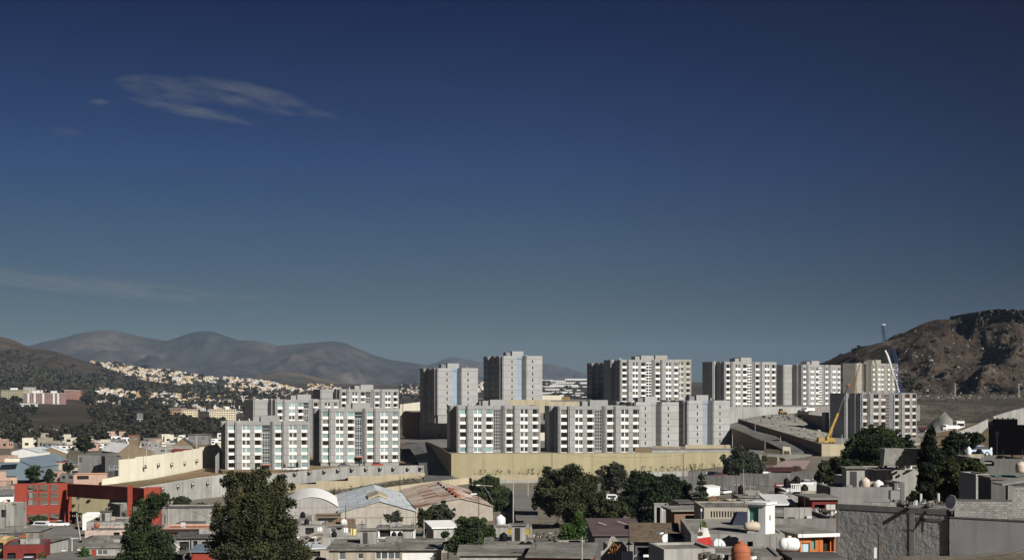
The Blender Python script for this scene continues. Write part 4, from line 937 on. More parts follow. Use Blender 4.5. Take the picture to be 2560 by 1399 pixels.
slab('long dusty pink row of flats with pale stair bays across the valley', 58, 158, 983, 1008, 2050, 14, -8, brickpink, 4, 18, stripes=(2, 5, 9, 14, 16), roofbox=((.2,.34),(.68,.8)))
slab('pale olive flats left of the dusty pink row across the valley', 2, 62, 975, 997, 2250, 14, -10, M('slab_olive', (.40, .36, .22)), 4, 10, roofbox=((.35,.6),))
slab('grey flats just above the dusty pink row across the valley', 58, 86, 968, 985, 2400, 14, 10, farw[4], 4, 5)
slab('brick red stair tower at the right end of the dusty pink row', 160, 181, 975, 998, 2100, 14, 28, M('slab_brick_dark', (.22, .08, .06)), 4, 3)
slab('bright orange brick flats right of the brick red tower', 178, 200, 976, 998, 2080, 14, 6, M('brick_orange', (.33, .14, .08)), 4, 4)
slab('cream slab of flats with window bands beside the red roofed flats', 456, 491, 1024, 1050, 1500, 12, 6, cream2, 5, 7)
slab('shaded flats with a red roof left of the cream slab of flats', 422, 455, 1021, 1048, 1520, 12, -14, farw[2], 4, 6)
slab('cream slab of flats standing nearest the left apartment blocks', 523, 587, 1024, 1052, 1520, 12, 8, cream2, 5, 11, roofbox=((.6,.75),))
slab('small orange cream house in front of the cream slab of flats', 473, 492, 1050, 1060, 1420, 9, 10, M('slab_peach', (.68, .42, .20)), 2, 4, name='house')
slab('white long hall at the foot of the dusty pink row', 50, 88, 1008, 1016, 1980, 10, 0, farw[0], 1, 8, name='hall')
b_ = hit(350, 1070, 700); r = empty('billboard', b_, 0, 'tall grey billboard on a white mast across the valley', 'billboard')
MB().tube((0, 0, -6), (0, 0, 6), .35).build('mast', whitep, r); MB().box(-1.9, 1.9, -.3, .3, 6, 9.6).build('panel', metal, r); MB().box(-2.1, 2.1, -.9, -.3, 5.7, 5.9).build('catwalk', white, r); r.scale = [b_.y/900]*3

# ------------------------------------------------------------------ houses
def clutter(root, label, w, d, z, rx, D_=200):
    """what stands on a flat roof: reinforcement stubs, low walls, a roof room, a tank, antennas"""
    m = MB(); n = 0
    for cx, cy in ((.3, .3), (w-.5, .3), (.3, d-.5), (w-.5, d-.5), (w*.5, .3)):
        if rx.random() < .5:
            m.box(cx, cx+.22, cy, cy+.22, z, z+rx.uniform(.3, .6)); n += 1
            for k in range(3): m.tube((cx+.05+.07*k, cy+.1, z), (cx+.05+.07*k+rx.uniform(-.1,.1), cy+.1, z+rx.uniform(.9, 1.6)), .018, .018, 3)
    if n: m.build('rebar_stub', grey_d, root)['kind'] = 'stuff'
    if rx.random() < .6:
        a = rx.uniform(.15, .6)*w; b = min(w-.4, a+rx.uniform(1.5, 4)); y = rx.uniform(.3, .8)*d
        MB().box(a, b, y, y+.15, z, z+rx.uniform(.5, 1.0)).build('roof_wall', rx.choice([grey, grey_l, beige, blockm]), root)
    if rx.random() < .32 and d > 5 and D_ > 125:
        a = rx.uniform(.1, .65)*w; y = rx.uniform(.35, .6)*d; e = rx.uniform(1.8, 2.6); f = min(d-.4-y, 2.4)
        q = MB().box(a, a+e, y, y+f, z, z+2.1).build('roof_room', rx.choice([grey, grey_l, grey_l, beige, blockm]), root); MB().box(a-.2, a+e+.2, y-.3, y+f+.2, z+2.11, z+2.23).build('slab', roofg, q); MB().box(a+.4, a+1.15, y-.03, y, z, z+1.8).build('door', rx.choice([metal_d, metal_d, void, brownwall]), q)
    if rx.random() < .55:
        m = MB(); x = rx.uniform(.2, .8)*w; y = rx.uniform(.2, .8)*d; hh = rx.uniform(1.5, 3.2); m.tube((x, y, z), (x, y, z+hh), .025, .02, 4)
        for k in range(4): m.tube((x-.35+.05*k, y, z+hh-.1-k*.14), (x+.35-.05*k, y, z+hh-.1-k*.14), .014, .014, 3)
        m.build('antenna', metal_d, root)
    m = MB()
    for _ in range(rx.randrange(3, 9)):
        x, y, e = rx.uniform(.5, w-1), rx.uniform(.5, d-.8), rx.uniform(.08, .35); m.box(x, x+e*rx.uniform(.8, 3), y, y+e, z, z+e*rx.uniform(.3, 1.2), rx.randrange(5))
    q = m.build('roof_clutter', [wood_p, MATS['render_dark_grey'], galv, MATS['rock_brown'], MATS['rock_pale']], root); q['kind'] = 'stuff'
    if rx.random() < .5:
        mt = rx.choice([blackp, blackp, blackp, whitep, creamp]); r, hh = rx.uniform(.4, .58), rx.uniform(1.0, 1.4); lx, ly = rx.uniform(.15, .85)*w, rx.uniform(.45, .8)*d
        t = empty('water_tank', root.matrix_basis @ Vector((lx, ly, z)), 0, {blackp: 'black', whitep: 'white', creamp: 'cream'}[mt]+' tank on '+' '.join(label.split()[:13]), 'water tank')
        MB().lathe([(r*.92, 0), (r, .08), (r, hh*.68), (r*.93, hh*.76), (r*.6, hh*.9), (r*.34, hh*.95)], 14).build('tank_body', mt, t, smooth=True); MB().lathe([(r*.36, hh*.95), (r*.36, hh*1.02), (r*.1, hh*1.04)], 10).build('lid', mt, t)
def house(label, px0, px1, ytop, ybase, D, depth, rot=0, wm=None, rm=None, ops=(), name='house', cat='house', par=.35, eave=0, right=(), group=None, wall_t=.25, emb=3.0, frame=None, slope=0, roofname='roof'):
    """flat roofed house: front wall with real openings, roof, windows > pane, doors"""
    wm = wm or grey; rm = rm or roofg; frame = frame or frame_w
    w = (px1-px0)/F*D/math.cos(math.radians(rot)); h = (ybase-ytop)/F*D
    root = empty(name, P(px0, ybase, D), math.radians(rot), label, cat, group)
    mb = MB(); t = wall_t
    def front(y0, ops_, W, conv):
        us = sorted({0, 1, *[o[0] for o in ops_], *[o[1] for o in ops_]}); zs = sorted({0, 1, *[o[2] for o in ops_], *[o[3] for o in ops_]})
        for a, b in zip(us, us[1:]):
            for c, d in zip(zs, zs[1:]):
                if any(o[0] <= (a+b)/2 <= o[1] and o[2] <= (c+d)/2 <= o[3] for o in ops_): continue
                conv(a*W, b*W, c*h-(emb if c == 0 else 0), d*h)
    front(0, ops, w, lambda a, b, c, d: mb.box(a, b, 0, t, c, d))
    front(0, right, depth-2*t, lambda a, b, c, d: mb.box(w-t, w, t+a, t+b, c, d))
    mb.box(0, t, t, depth-t, -emb, h); mb.box(0, w, depth-t, depth, -emb, h)
    mb.build('wall', wm, root)
    if eave: MB().hexa([(-eave,-eave,h),(w+eave,-eave,h),(w+eave,depth+eave,h+slope),(-eave,depth+eave,h+slope)], [(-eave,-eave,h+.18),(w+eave,-eave,h+.18),(w+eave,depth+eave,h+slope+.18),(-eave,depth+eave,h+slope+.18)]).build(roofname, rm, root)
    else: MB().box(t, w-t, t, depth-t, h-par-.2, h-par).build(roofname, rm, root)
    for o in ops:
        a, b, c, d = o[0]*w, o[1]*w, o[2]*h, o[3]*h; kd = o[4] if len(o) > 4 else 'win'
        fm = o[5] if len(o) > 5 else frame
        if kd == 'win':
            m = MB(); e = .07; m.box(a, b, t*.3, t*.6, c, c+e); m.box(a, b, t*.3, t*.6, d-e, d); m.box(a, a+e, t*.3, t*.6, c+e, d-e); m.box(b-e, b, t*.3, t*.6, c+e, d-e)
            n = max(1, round((b-a)/1.1))
            for k in range(1, n): x = a+(b-a)*k/n; m.box(x-e/2, x+e/2, t*.3, t*.6, c+e, d-e)
            q = m.build('window', fm, root); MB().box(a+e, b-e, t*.42, t*.48, c+e, d-e).build('pane', pane_b, q)
        elif kd == 'door': MB().box(a, b, t*.5, t*.7, c-(.3 if c == 0 else 0), d).build('door', fm, root)
        elif kd == 'dark': MB().box(a, b, t*2.0, t*2.1, c, d).build('dark_opening', void, root)
    if D < 345 and slope == 0 and depth > 4.5 and w > 4 and name in ('house', 'hall') and not any(k_ in label for k_ in ('under the flag', 'orange ball', 'carries the white stair', 'arched white hut')): clutter(root, label, w, depth, (h+.18 if eave else h-par), rx=random.Random(int(px0*13+ytop)), D_=D)
    for o in right:
        D2 = depth-2*t; a, b, c, d = t+o[0]*D2, t+o[1]*D2, o[2]*h, o[3]*h
        q = MB().box(w-t*.6, w-t*.3, a, b, c, c+.07).box(w-t*.6, w-t*.3, a, b, d-.07, d).build('window', frame, root); MB().box(w-t*.5, w-t*.45, a, b, c+.07, d-.07).build('pane', pane_d, q)
    return root
def tank(label, px, ybase, D, r, h, mat, group=None, name='water_tank', lying=False):
    root = empty(name, P(px, ybase, D), 0, label, 'water tank', group)
    if lying:
        MB().lathe([(r*.35, -h/2), (r*.8, -h/2+.1), (r, -h/2+.3), (r, h/2-.3), (r*.8, h/2-.1), (r*.35, h/2)], 16, axis='x', o=(0, 0, r)).build('tank_body', mat, root, smooth=True)
        MB().lathe([(r*.3, r*2-.1), (r*.3, r*2+.12)], 10).build('lid', mat, root)
        return root
    MB().lathe([(r*.92, 0), (r, .08), (r, h*.68), (r*.93, h*.76), (r*.6, h*.9), (r*.34, h*.95)], 18).build('tank_body', mat, root, smooth=True)
    MB().lathe([(r*.36, h*.95), (r*.36, h*1.02), (r*.1, h*1.04)], 12).build('lid', mat, root)
    m = MB()
    for k in (.2, .4, .58): m.lathe([(r*1.0, h*k), (r*1.03, h*k+.03), (r*1.0, h*k+.06)], 18)
    m.build('ribs', mat, root)
    return root
def dish(label, px, py, D, r, aim=(.5, -.7, .5), mast=1.0, group=None):
    root = empty('satellite_dish', P(px, py, D)-Vector((0, 0, mast)), 0, label, 'satellite dish', group)
    a = Vector(aim).normalized(); q = a.to_track_quat('Z', 'Y').to_matrix()
    mb = MB().lathe([(.01, 0), (r*.4, r*.04), (r*.75, r*.14), (r, r*.26), (r, r*.29), (r*.7, r*.15), (r*.01, r*.03)], 18)
    mb.v = [tuple(q @ Vector(v)+Vector((0, 0, mast))) for v in mb.v]; mb.build('reflector', dish_m, root, smooth=True)
    m = MB().tube((0, 0, 0), (0, 0, mast), .03); m.build('mast', metal, root)
    e = q @ Vector((0, 0, r*.9))+Vector((0, 0, mast)); s = q @ Vector((0, -r, r*.25))+Vector((0, 0, mast))
    MB().tube(s, e, .02).build('feed_arm', metal_d, root)
    return root
def pole(label, px, ytop, ybase, D, r=.13, mat=None, arms=0, lamp=False, name='utility_pole', cat='pole', lean=0, group=None, insul=False):
    root = empty(name, P(px, ybase, D), 0, label, cat, group); H = (ybase-ytop)/F*D; t = Vector((lean, 0, H))
    MB().tube((0, 0, -1.5), t, r, r*.65, 7).build('shaft', mat or concrete_p, root)
    if arms:
        MB().box(t.x-arms, t.x+arms, -.07, .07, H-.75, H-.6).build('crossarm', wood_p, root)
        m = MB()
        for k in (-.9, -.4, .4, .9): m.tube((t.x+k*arms, 0, H-.6), (t.x+k*arms, 0, H-.35), .06)
        m.build('insulators', creamp, root)
    if lamp:
        sgn = 1 if lamp > 0 else -1; L_ = abs(lamp)
        MB().tube(t, t+Vector((sgn*L_, -.1, .25)), .05, .04).build('arm', mat or concrete_p, root)
        c = t+Vector((sgn*(L_+.3), -.1, .25)); MB().box(c.x-.4, c.x+.4, c.y-.15, c.y+.15, c.z-.09, c.z+.07).build('lamp_head', whitep, root)
    return root

# gate of the compound: red frame wall and curved beam
def framed(label, px0, px1, ytop, ybase, D, rot, T, mat, holes, name, cat):
    w = (px1-px0)/F*D/math.cos(math.radians(rot)); h = (ybase-ytop)/F*D
    root = empty(name, P(px0, ybase, D), math.radians(rot), label, cat); mb = MB()
    us = sorted({0, 1, *[v for o in holes for v in o[:2]]}); zs = sorted({0, 1, *[v for o in holes for v in o[2:4]]})
    for a, b in zip(us, us[1:]):
        for c, d in zip(zs, zs[1:]):
            if any(o[0] <= (a+b)/2 <= o[1] and o[2] <= (c+d)/2 <= o[3] for o in holes): continue
            mb.box(a*w, b*w, 0, T, c*h-(3 if c == 0 else 0), d*h)
    mb.build('frame_wall', mat, root); return root, w, h
X3 = ((.222, .397), (.43, .60), (.635, .79))
gate, gw, gh = framed('brick red gate wall pierced by nine square openings', 36.5, 168, 1208.5, 1304, 385, 9, 1.3, red,
    [(a, b, c, d) for a, b in X3 for c, d in ((.80, .965), (.605, .765), (.425, .57))]+[(.23, .38, .05, .19), (.43, .60, .05, .20), (.62, .80, .04, .21)], 'gate_wall', 'gate wall')
for a, b in ((.3, .36), (.5, .56)):
    MB().box(gw*a, gw*b, .5, .56, gh*.44, gh*.56).build('grille', metal, gate) if False else None
beamred_shaded = M('paint_beam_red_shaded', (.21, .04, .028), var=.08, streak=.08, scale=.2)  # the gate's red, darkened: the beam's shade is put into its colour
r = empty('gate_beam', P(168, 1303, 384.5), 0, 'curved shaded red beam running right from the brick red gate wall', 'beam')
o0 = P(168, 1303, 384.5)
for k in range(8):
    f = lambda s: (168+(362-168)*s, 1208.5+11.5*s**1.3, 1240+9.5*s+2.5*math.sin(math.pi*s), 384.4-46*s-4*math.sin(math.pi*s))
    a, b = f(k/8+.0015), f((k+1)/8-.0015); q = [P(a[0], a[2], a[3]), P(b[0], b[2], b[3])]; t = [P(a[0], a[1], a[3]), P(b[0], b[1], b[3])]
    q = [p-o0 for p in q]; t = [p-o0 for p in t]
    for i in (0, 1): t[i].x, t[i].y = q[i].x, q[i].y
    nn = Vector((-(q[1].y-q[0].y), q[1].x-q[0].x, 0)).normalized()*.9
    MB().hexa([q[0], q[1], q[1]+nn, q[0]+nn], [t[0], t[1], t[1]+nn, t[0]+nn]).build('beam_section', beamred_shaded, r)
b = P(320, 1286, 342)-o0; MB().box(b.x, b.x+1.0, b.y-.4, b.y+.6, b.z-2, P(320, 1213, 342).z-o0.z).build('post', red, r)
MB().box(0, .8, .9, 1.5, -2, P(0, 1241, 384).z-o0.z).build('post', red, r)
house('brick red block closing the right end of the curved beam', 360, 398, 1220, 1290, 336, 5, 8, red, roofg, [(.1, .35, .1, .42, 'dark')], name='gatehouse', cat='gatehouse', par=.3)
wall('ochre wall seen through the red gate with two dark lamps', [(165,1239,1283,402),(272,1241,1283,398)], yellow, panel=7, low=3)
wall('ochre wall end with dark shade near the curved beam', [(272,1255,1285,398),(300,1262,1287,380)], grey_d, low=3)  # dark grey in place of ochre paints the shade on this end
for i, (x, y) in enumerate([(196,1244),(229,1241)]):
    o = MB().box(-.35, .35, -.5, 0, -.35, .3).build('wall_lamp', metal_d, None, P(x, y, 398.3)); tag(o, 'small black lamp on the ochre wall behind the red gate', 'lamp', 'black lamps on the ochre gate wall')
o = MB().box(0, 1.15, -.12, 0, 0, 1.4).build('sign_board', white); o.location = P(38, 1303, 384); o.rotation_euler = (0, 0, math.radians(9)); tag(o, 'small white sign with a dark bent mark on the red gate wall', 'sign')
MB().box(.3, .85, -.16, -.125, .95, 1.15).box(.62, .85, -.16, -.125, .35, .95).build('emblem', metal_d, o)

# niche lamps on the compound walls
LM = MB().box(-.42, .42, -.28, -.02, -.75, .55).mesh('wall_lamp', metal_d); LW = MB().box(-.3, .3, -.34, -.28, -.2, .4).mesh('lamp_glass', creamp)
def lamps(spots, lab, grp):
    for x, y, D in spots:
        o = put('wall_lamp', LM, None, P(x, y, D)); put('lamp_glass', LW, o); tag(o, lab, 'lamp', grp)
lamps([(665,1190,488.4),(702,1187,488.6),(739,1182,488.8),(775,1178.5,489),(812,1176,489.2),(846,1173.5,489.4),(881,1171,489.5),(916,1170,490),(952,1169,490.3),(985,1169,490.6),(1021,1169,491),(1054,1167,491)], 'dark niche lamp on the grey white wall below the left blocks', 'niche lamps on the grey white wall')
lamps([(331,1162,477),(364,1165,481),(397,1161,490),(430,1160,499),(462,1157,509),(493,1151,518)], 'dark lantern on the tall cream wall', 'lanterns on the cream wall')
lamps([(408,1220,450),(446,1214,460),(483,1209,470),(520,1206,479)], 'dark upright niche lamp on the wall under the brown ramp', 'niche lamps under the ramp')

# the three warehouses
def gable(label, L_, A, R_, back, base_y, D, rot, depth, mats, wm, nx, ny, name='warehouse', strips=None, over=.35, shade=0):
    """gabled shed: left eave, apex and right eave given as pixels of its front"""
    root = empty(name, P(L_[0], base_y, D), math.radians(rot), label, 'warehouse'); o = P(L_[0], base_y, D); c = math.cos(math.radians(rot))
    w = (R_[0]-L_[0])/F*D/c; ax = (A[0]-L_[0])/F*D/c; hl, ha, hr = [(base_y-v[1])/F*D for v in (L_, A, R_)]
    t = .3
    poly = lambda y0, y1: MB().hexa([(0, y0, -3), (w, y0, -3), (w, y1, -3), (0, y1, -3)], [(0, y0, 0), (w, y0, 0), (w, y1, 0), (0, y1, 0)])
    mb = MB()
    for y0 in (0, depth-t):
        b = len(mb.v); mb.v += [(0, y0, -3), (w, y0, -3), (w, y0, hr), (ax, y0, ha), (0, y0, hl), (0, y0+t, -3), (w, y0+t, -3), (w, y0+t, hr), (ax, y0+t, ha), (0, y0+t, hl)]
        for f in ((0, 1, 2, 3, 4), (9, 8, 7, 6, 5), (0, 5, 6, 1), (1, 6, 7, 2), (2, 7, 8, 3), (3, 8, 9, 4), (4, 9, 5, 0)): mb.f.append(tuple(b+i for i in f)); mb.m.append(0)
    mb.box(0, t, t, depth-t, -3, hl-.02); mb.box(w-t, w, t, depth-t, -3, hr-.02); mb.build('wall', wm, root)
    k = 0
    for (xa, za, xb, zb, side) in ((-over, hl-over*(ha-hl)/ax, ax, ha, 0), (ax, ha, w+over, hr-over*(ha-hr)/(w-ax), 1)):
        for i in range(nx):
            for j in range(ny):
                f0, f1 = i/nx, (i+1)/nx; y0, y1 = -over+(depth+2*over)*j/ny, -over+(depth+2*over)*(j+1)/ny-.07
                lift = .06+.05*((i+j) % 2)+rnd.uniform(0, .03); zz = lambda f: za+(zb-za)*f+lift
                x0, x1 = xa+(xb-xa)*f0, xa+(xb-xa)*f1-.04
                MB().hexa([(x0, y0, zz(f0)), (x1, y0, zz(f1)), (x1, y1, zz(f1)), (x0, y1, zz(f0))], [(x0, y0, zz(f0)+.05), (x1, y0, zz(f1)+.05), (x1, y1, zz(f1)+.05), (x0, y1, zz(f0)+.05)]).build('roof_sheet', mats[rnd.randrange(len(mats))], root); k += 1
    return root, w, ax, ha, depth
g2, w2, a2, h2, d2 = gable('concrete warehouse with a silver blue gabled sheet roof', (848,1281), (950,1254.5), (1037,1280), None, 1330, 340, 7.4, 57, [sheet_b], M('shed_wall', (.40, .37, .32), streak=.2, var=.12), 4, 6)
MB().hexa([(a2-2.6,14,h2-.55),(a2,14,h2+.35),(a2,26,h2+.35),(a2-2.6,26,h2-.55)], [(a2-2.6,14,h2-.1),(a2,14,h2+.85),(a2,26,h2+.85),(a2-2.6,26,h2-.1)]).build('roof_vent', tan, g2)
MB().hexa([(a2+.02,14,h2+.35),(a2+2.4,14,h2-.5),(a2+2.4,26,h2-.5),(a2+.02,26,h2+.35)], [(a2+.02,14,h2+.85),(a2+2.4,14,h2-.05),(a2+2.4,26,h2-.05),(a2+.02,26,h2+.85)]).build('roof_vent', tan, g2)
MB().box(3.2, 3.4, -.12, 0, -1, 3.6).box(w2*.35, w2*.36, -.12, 0, -1, 3.5).box(0.2, w2-.2, -.1, 0, 3.5, 3.62).build('wall_pipe', metal, g2)
MB().box(4.0, 6.6, -.15, 0, .4, 1.9).build('side_door', metal, g2)
g3, w3, a3, h3, d3 = gable('long warehouse with patched rust striped gabled roof', (1040,1268), (1149,1246), (1232,1268), None, 1330, 350, 8.2, 60, [sheet_r, sheet_r, sheet_r, sheet_r, sheet_r, M('sheet_pale_rust', (.55, .46, .40), var=.15, obj=.2, streak=.1), M('sheet_red', (.30, .15, .10), var=.2, obj=.2)], M('shed_wall_pale', (.43, .38, .32), streak=.15), 3, 15)
for y in range(2, 58, 8): MB().box(a3-.5, a3+.5, y, y+5.5, h3+.12, h3+.5).build('ridge_cap', M('ridge_red', (.36,.12,.07), var=.2) if y < 34 else sheet_r, g3)
# arched hall
root = empty('warehouse', P(711, 1325, 345), math.radians(8), 'arched hall with a bright white barrel roof', 'warehouse')
aw = 134/F*345; rise = 26/F*345; ez = (1325-1268)/F*345
arc = lambda s, k=0: (aw*s, ez+rise*4*s*(1-s)+k)
mb = MB(); N_ = 18
for y0 in (0, 28.7):
    for i in range(N_):
        a, b = i/N_, (i+1)/N_; mb.hexa([(aw*a, y0, -3), (aw*b, y0, -3), (aw*b, y0+.3, -3), (aw*a, y0+.3, -3)], [(aw*a, y0, arc(a)[1]), (aw*b, y0, arc(b)[1]), (aw*b, y0+.3, arc(b)[1]), (aw*a, y0+.3, arc(a)[1])])
mb.box(0, .3, .3, 28.7, -3, ez); mb.box(aw-.3, aw, .3, 28.7, -3, ez); mb.build('wall', M('arch_wall', (.38, .36, .34), streak=.2, var=.1), root)
for i in range(9):
    mb = MB()
    for k in range(2):
        a, b = (i*2+k)/N_, (i*2+k+1)/N_
        mb.hexa([(aw*a, -.3, arc(a, .03)[1]), (aw*b, -.3, arc(b, .03)[1]), (aw*b, 29.2, arc(b, .03)[1]), (aw*a, 29.2, arc(a, .03)[1])], [(aw*a, -.3, arc(a, .12)[1]), (aw*b, -.3, arc(b, .12)[1]), (aw*b, 29.2, arc(b, .12)[1]), (aw*a, 29.2, arc(a, .12)[1])])
    mb.build('roof_sheet', sheet_w, root)
MB().box(aw*.32, aw*.62, -.12, 0, 0.5, 4.0).build('sign_panel', grey_l, root); MB().box(aw*.31, aw*.63, -.2, -.12, 4.0, 4.25).box(aw*.31, aw*.33, -.2, -.12, .5, 4.0).build('panel_frame', beige, root)
# ------------------------------------------------------------------ left: valley houses beyond and around the gate
W1 = ((.1,.3,.45,.78),(.6,.8,.45,.78))
h = house('grey modern two storey house beside the tall cream wall', 195, 263, 1137, 1202, 515, 16, -4, grey, grey_d, [(.02,.14,.68,.92)], right=((.15,.5,.55,.85),), par=.2)
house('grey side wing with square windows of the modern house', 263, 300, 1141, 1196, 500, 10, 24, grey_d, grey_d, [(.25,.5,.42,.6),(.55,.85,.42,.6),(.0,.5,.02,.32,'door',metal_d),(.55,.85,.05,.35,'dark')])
house('salmon house with a roof opening below the grey modern house', 184, 262, 1186, 1212, 462, 9, 14, pink, terracotta, [(.1,.45,.55,.9,'dark')], par=.3)
house('maroon shed among trees at the far left', 94, 152, 1152, 1166, 585, 9, -6, maroon, roofd, [(.2,.4,.3,.7,'dark')], name='shed', cat='shed')
gable('blue grey curved roof hall with a cream sign strip', (-30,1166), (40,1146), (92,1168), None, 1180, 560, -4, 40, [sheet_bl], sheet_bl, 3, 4)
o = MB().box(0, 6.0, -.4, .0, -.8, .8).build('roof_strip', cream, None, P(12, 1151, 556)); tag(o, 'cream strip lying on the blue grey hall roof', 'panel')
o.rotation_euler = (math.radians(-30), 0, 0)
gable('pale gable roofed shed at the far left beside the big dark tree', (91,1133), (124,1118), (160,1134), None, 1146, 700, 16, 26, [sheet_w, sheet_b], brownwall, 2, 3)
gable('low white walled shed with a silver roof at the far left', (28,1128), (62,1120), (98,1130), None, 1142, 690, -6, 30, [sheet_b, sheet_bl], white, 2, 3)
gable('shed with a bright white slanted roof above the grey modern house', (296,1130), (318,1110), (372,1130), None, 1146, 640, 34, 24, [sheet_w], brownwall, 2, 4)
gable('brown gabled barn roof below the cream slab of flats', (428,1116), (455,1096), (482,1116), None, 1126, 760, 10, 20, [roofd], brownwall, 2, 3)
house('long grey house with a dark flat roof left of the nearest left block', 395, 505, 1118, 1142, 690, 14, 6, grey_l, roofg, [(.05,.15,.5,.8),(.2,.3,.5,.8)])
house('maroon fronted low house beside the long grey house', 428, 480, 1123, 1140, 670, 8, 6, maroon, roofg, [(.1,.3,.1,.6,'dark')])
house('grey upper house with a pale flat roof beside the nearest left block', 470, 520, 1086, 1112, 780, 12, 4, grey, roofg, W1, eave=.5)
house('small grey house behind the bright white slanted roof', 368, 398, 1104, 1128, 720, 10, 8, grey_l, roofg, W1)
house('brown house with a terracotta roof in the valley', 322, 345, 1089, 1104, 860, 10, 8, brownwall, terracotta, W1, eave=.4)
# plain low houses of the valley, each a thing
VH = []
for i in range(8):
    wm = [white, beige, grey_l, grey, pink, white, grey_d, cream][i]; mb = small_house(rnd.uniform(9, 15), rnd.uniform(8, 11), rnd.uniform(3.0, 5.8), wm, i % 3 == 1)
    VH.append((mb.mesh('valley_house', [wm, roofg if i % 2 else roofd, void]), ['white', 'beige', 'pale grey', 'grey', 'salmon', 'white', 'dark grey', 'cream'][i]))
for poly, n, lab in (([(0,1085),(120,1085),(290,1090),(420,1100),(560,1096),(560,1106),(400,1136),(290,1128),(160,1126),(0,1120)], 95, 'low valley house among trees beyond the compound'),
                     ([(0,1165),(60,1172),(180,1172),(190,1206),(0,1206)], 42, 'low house crowded behind the red gate'),
                     ([(0,1212),(34,1212),(34,1300),(0,1300)], 10, 'low house at the left edge beside the red gate')):
    for x, y in scatter(poly, n, rnd):
        p = hit(x, y, 250)
        if p and p.y > 405:
            m_, cn = rnd.choice(VH); o = put('valley_house', m_, None, p, rnd.gauss(.15, .3)); s = rnd.uniform(.55, .95); o.scale = (s, s, s); tag(o, cn+' '+lab, 'house', cn+' houses: '+lab)
# houses near the street, lower left
def street(pts, w, mat, name='road'):
    """strip on the ground through pixels"""
    ps = [hit(*p) for p in pts]; mb = MB(); row = []
    fine = []
    for a, b in zip(ps, ps[1:]):
        for k in range(8): fine.append(a.lerp(b, k/8))
    fine.append(ps[-1]); n = len(fine)
    for i, p in enumerate(fine):
        d = fine[min(i+1, n-1)]-fine[max(i-1, 0)]; s = Vector((d.y, -d.x, 0)).normalized()
        for k in (-.5, -.25, 0, .25, .5): q = p+s*(w[0]+(w[1]-w[0])*i/(n-1))*k; mb.v.append((q.x, q.y, gz(q.x, q.y)+.22))
    for i in range(n-1):
        for k in range(4): mb.f.append((i*5+k, i*5+k+1, i*5+k+6, i*5+k+5)); mb.m.append(0)
    o = mb.build(name, mat); o['kind'] = 'structure'; return o
street([(150,1440),(165,1399),(165,1360),(150,1335),(128,1322)], (8, 11), asphalt_l)
street([(60,1322),(128,1321),(200,1318)], (7, 7), asphalt_l)
house('grey corner house with a broad flat roof by the street', -20, 88, 1331, 1362, 300, 13, 3, grey, roofg, [(.42,.58,.15,.8,'dark'),(.62,.95,.3,.75,'win')], eave=.4)
house('dark red shop house at the bottom left corner', 8, 104, 1362, 1410, 240, 9, 12, maroon, roofd, [(.1,.3,.1,.6,'dark'),(.5,.8,.1,.55,'dark')], par=.25)
house('small grey house with a jutting awning at the street bend', 92, 128, 1352, 1378, 255, 7, -8, grey_l, roofg, [(.3,.7,.0,.75,'dark')], eave=.5)
house('ochre and white kiosk at the left edge', -12, 16, 1346, 1378, 245, 5, 5, ochre, white, [(.2,.7,.2,.7,'dark')], name='kiosk', cat='kiosk', par=.3)
house('pale house with a salmon terrace right of the street', 212, 312, 1325, 1350, 292, 9, 5, palepink, roofg, [(.7,.85,.2,.8,'dark')])
house('grey house with a lumpy cement roof right of the street', 216, 308, 1304, 1322, 318, 12, 5, grey_l, roofg, [])
o = house('white sheet roofed shed behind the lumpy roof', 206, 262, 1285, 1300, 350, 6, 8, white, sheet_w, [], name='shed', cat='shed')
house('grey flat roofed house at the bottom right of the street', 200, 312, 1369, 1412, 250, 13, 4, grey_l, roofg, [(.25,.35,.55,.9,'door',car_r),(.38,.6,.6,.9,'win')], eave=.3)
house('dark small house behind the bottom street house', 205, 300, 1348, 1366, 272, 8, 4, grey_d, roofg, [])
house('long pale grey hall above the salmon terrace house', 397, 532, 1271, 1318, 345, 12, 4, grey_l, roofd, [(.1,.12,.2,.7,'dark')], name='hall', cat='hall')
h = house('salmon house with terrace rails below the long pale grey hall', 408, 518, 1319, 1345, 300, 9, 4, palepink, terracotta, [(.05,.35,.1,.55,'dark'),(.5,.9,.1,.5,'dark')])
m = MB()
for k in range(24): x = .1+k*9.2/23; m.box(x, x+.05, -1.2, -1.15, 2.35, 3.1)
m.box(0, 9.4, -1.22, -1.12, 3.1, 3.2); m.box(0, 9.4, -1.3, 0, 2.15, 2.33); m.build('terrace_rail', pink, h)
house('maroon fronted house with a dark porch beside the eucalyptus', 440, 545, 1344, 1380, 262, 9, 6, grey_l, roofd, [(.08,.3,.05,.75,'dark'),(.4,.5,.05,.8,'dark'),(.6,.85,.05,.75,'dark')], eave=.6)
house('small house with a red tiled roof left of the eucalyptus', 510, 560, 1334, 1352, 275, 6, -4, grey_l, terracotta, [(.3,.5,.2,.8,'win')], eave=.5, slope=.8)
house('blue grey roofed lean to at the bottom edge left of the eucalyptus', 478, 530, 1379, 1412, 236, 6, 0, red, sheet_bl, [], eave=.4, slope=.5, name='lean_to', cat='shed')
o = MB().box(-.03, .03, -.5, .5, -1.5, 0).build('hanging_cloth', cloth_w, None, P(458, 1305, 300), 1.4); tag(o, 'pale cloth hanging on the salmon terrace', 'cloth')
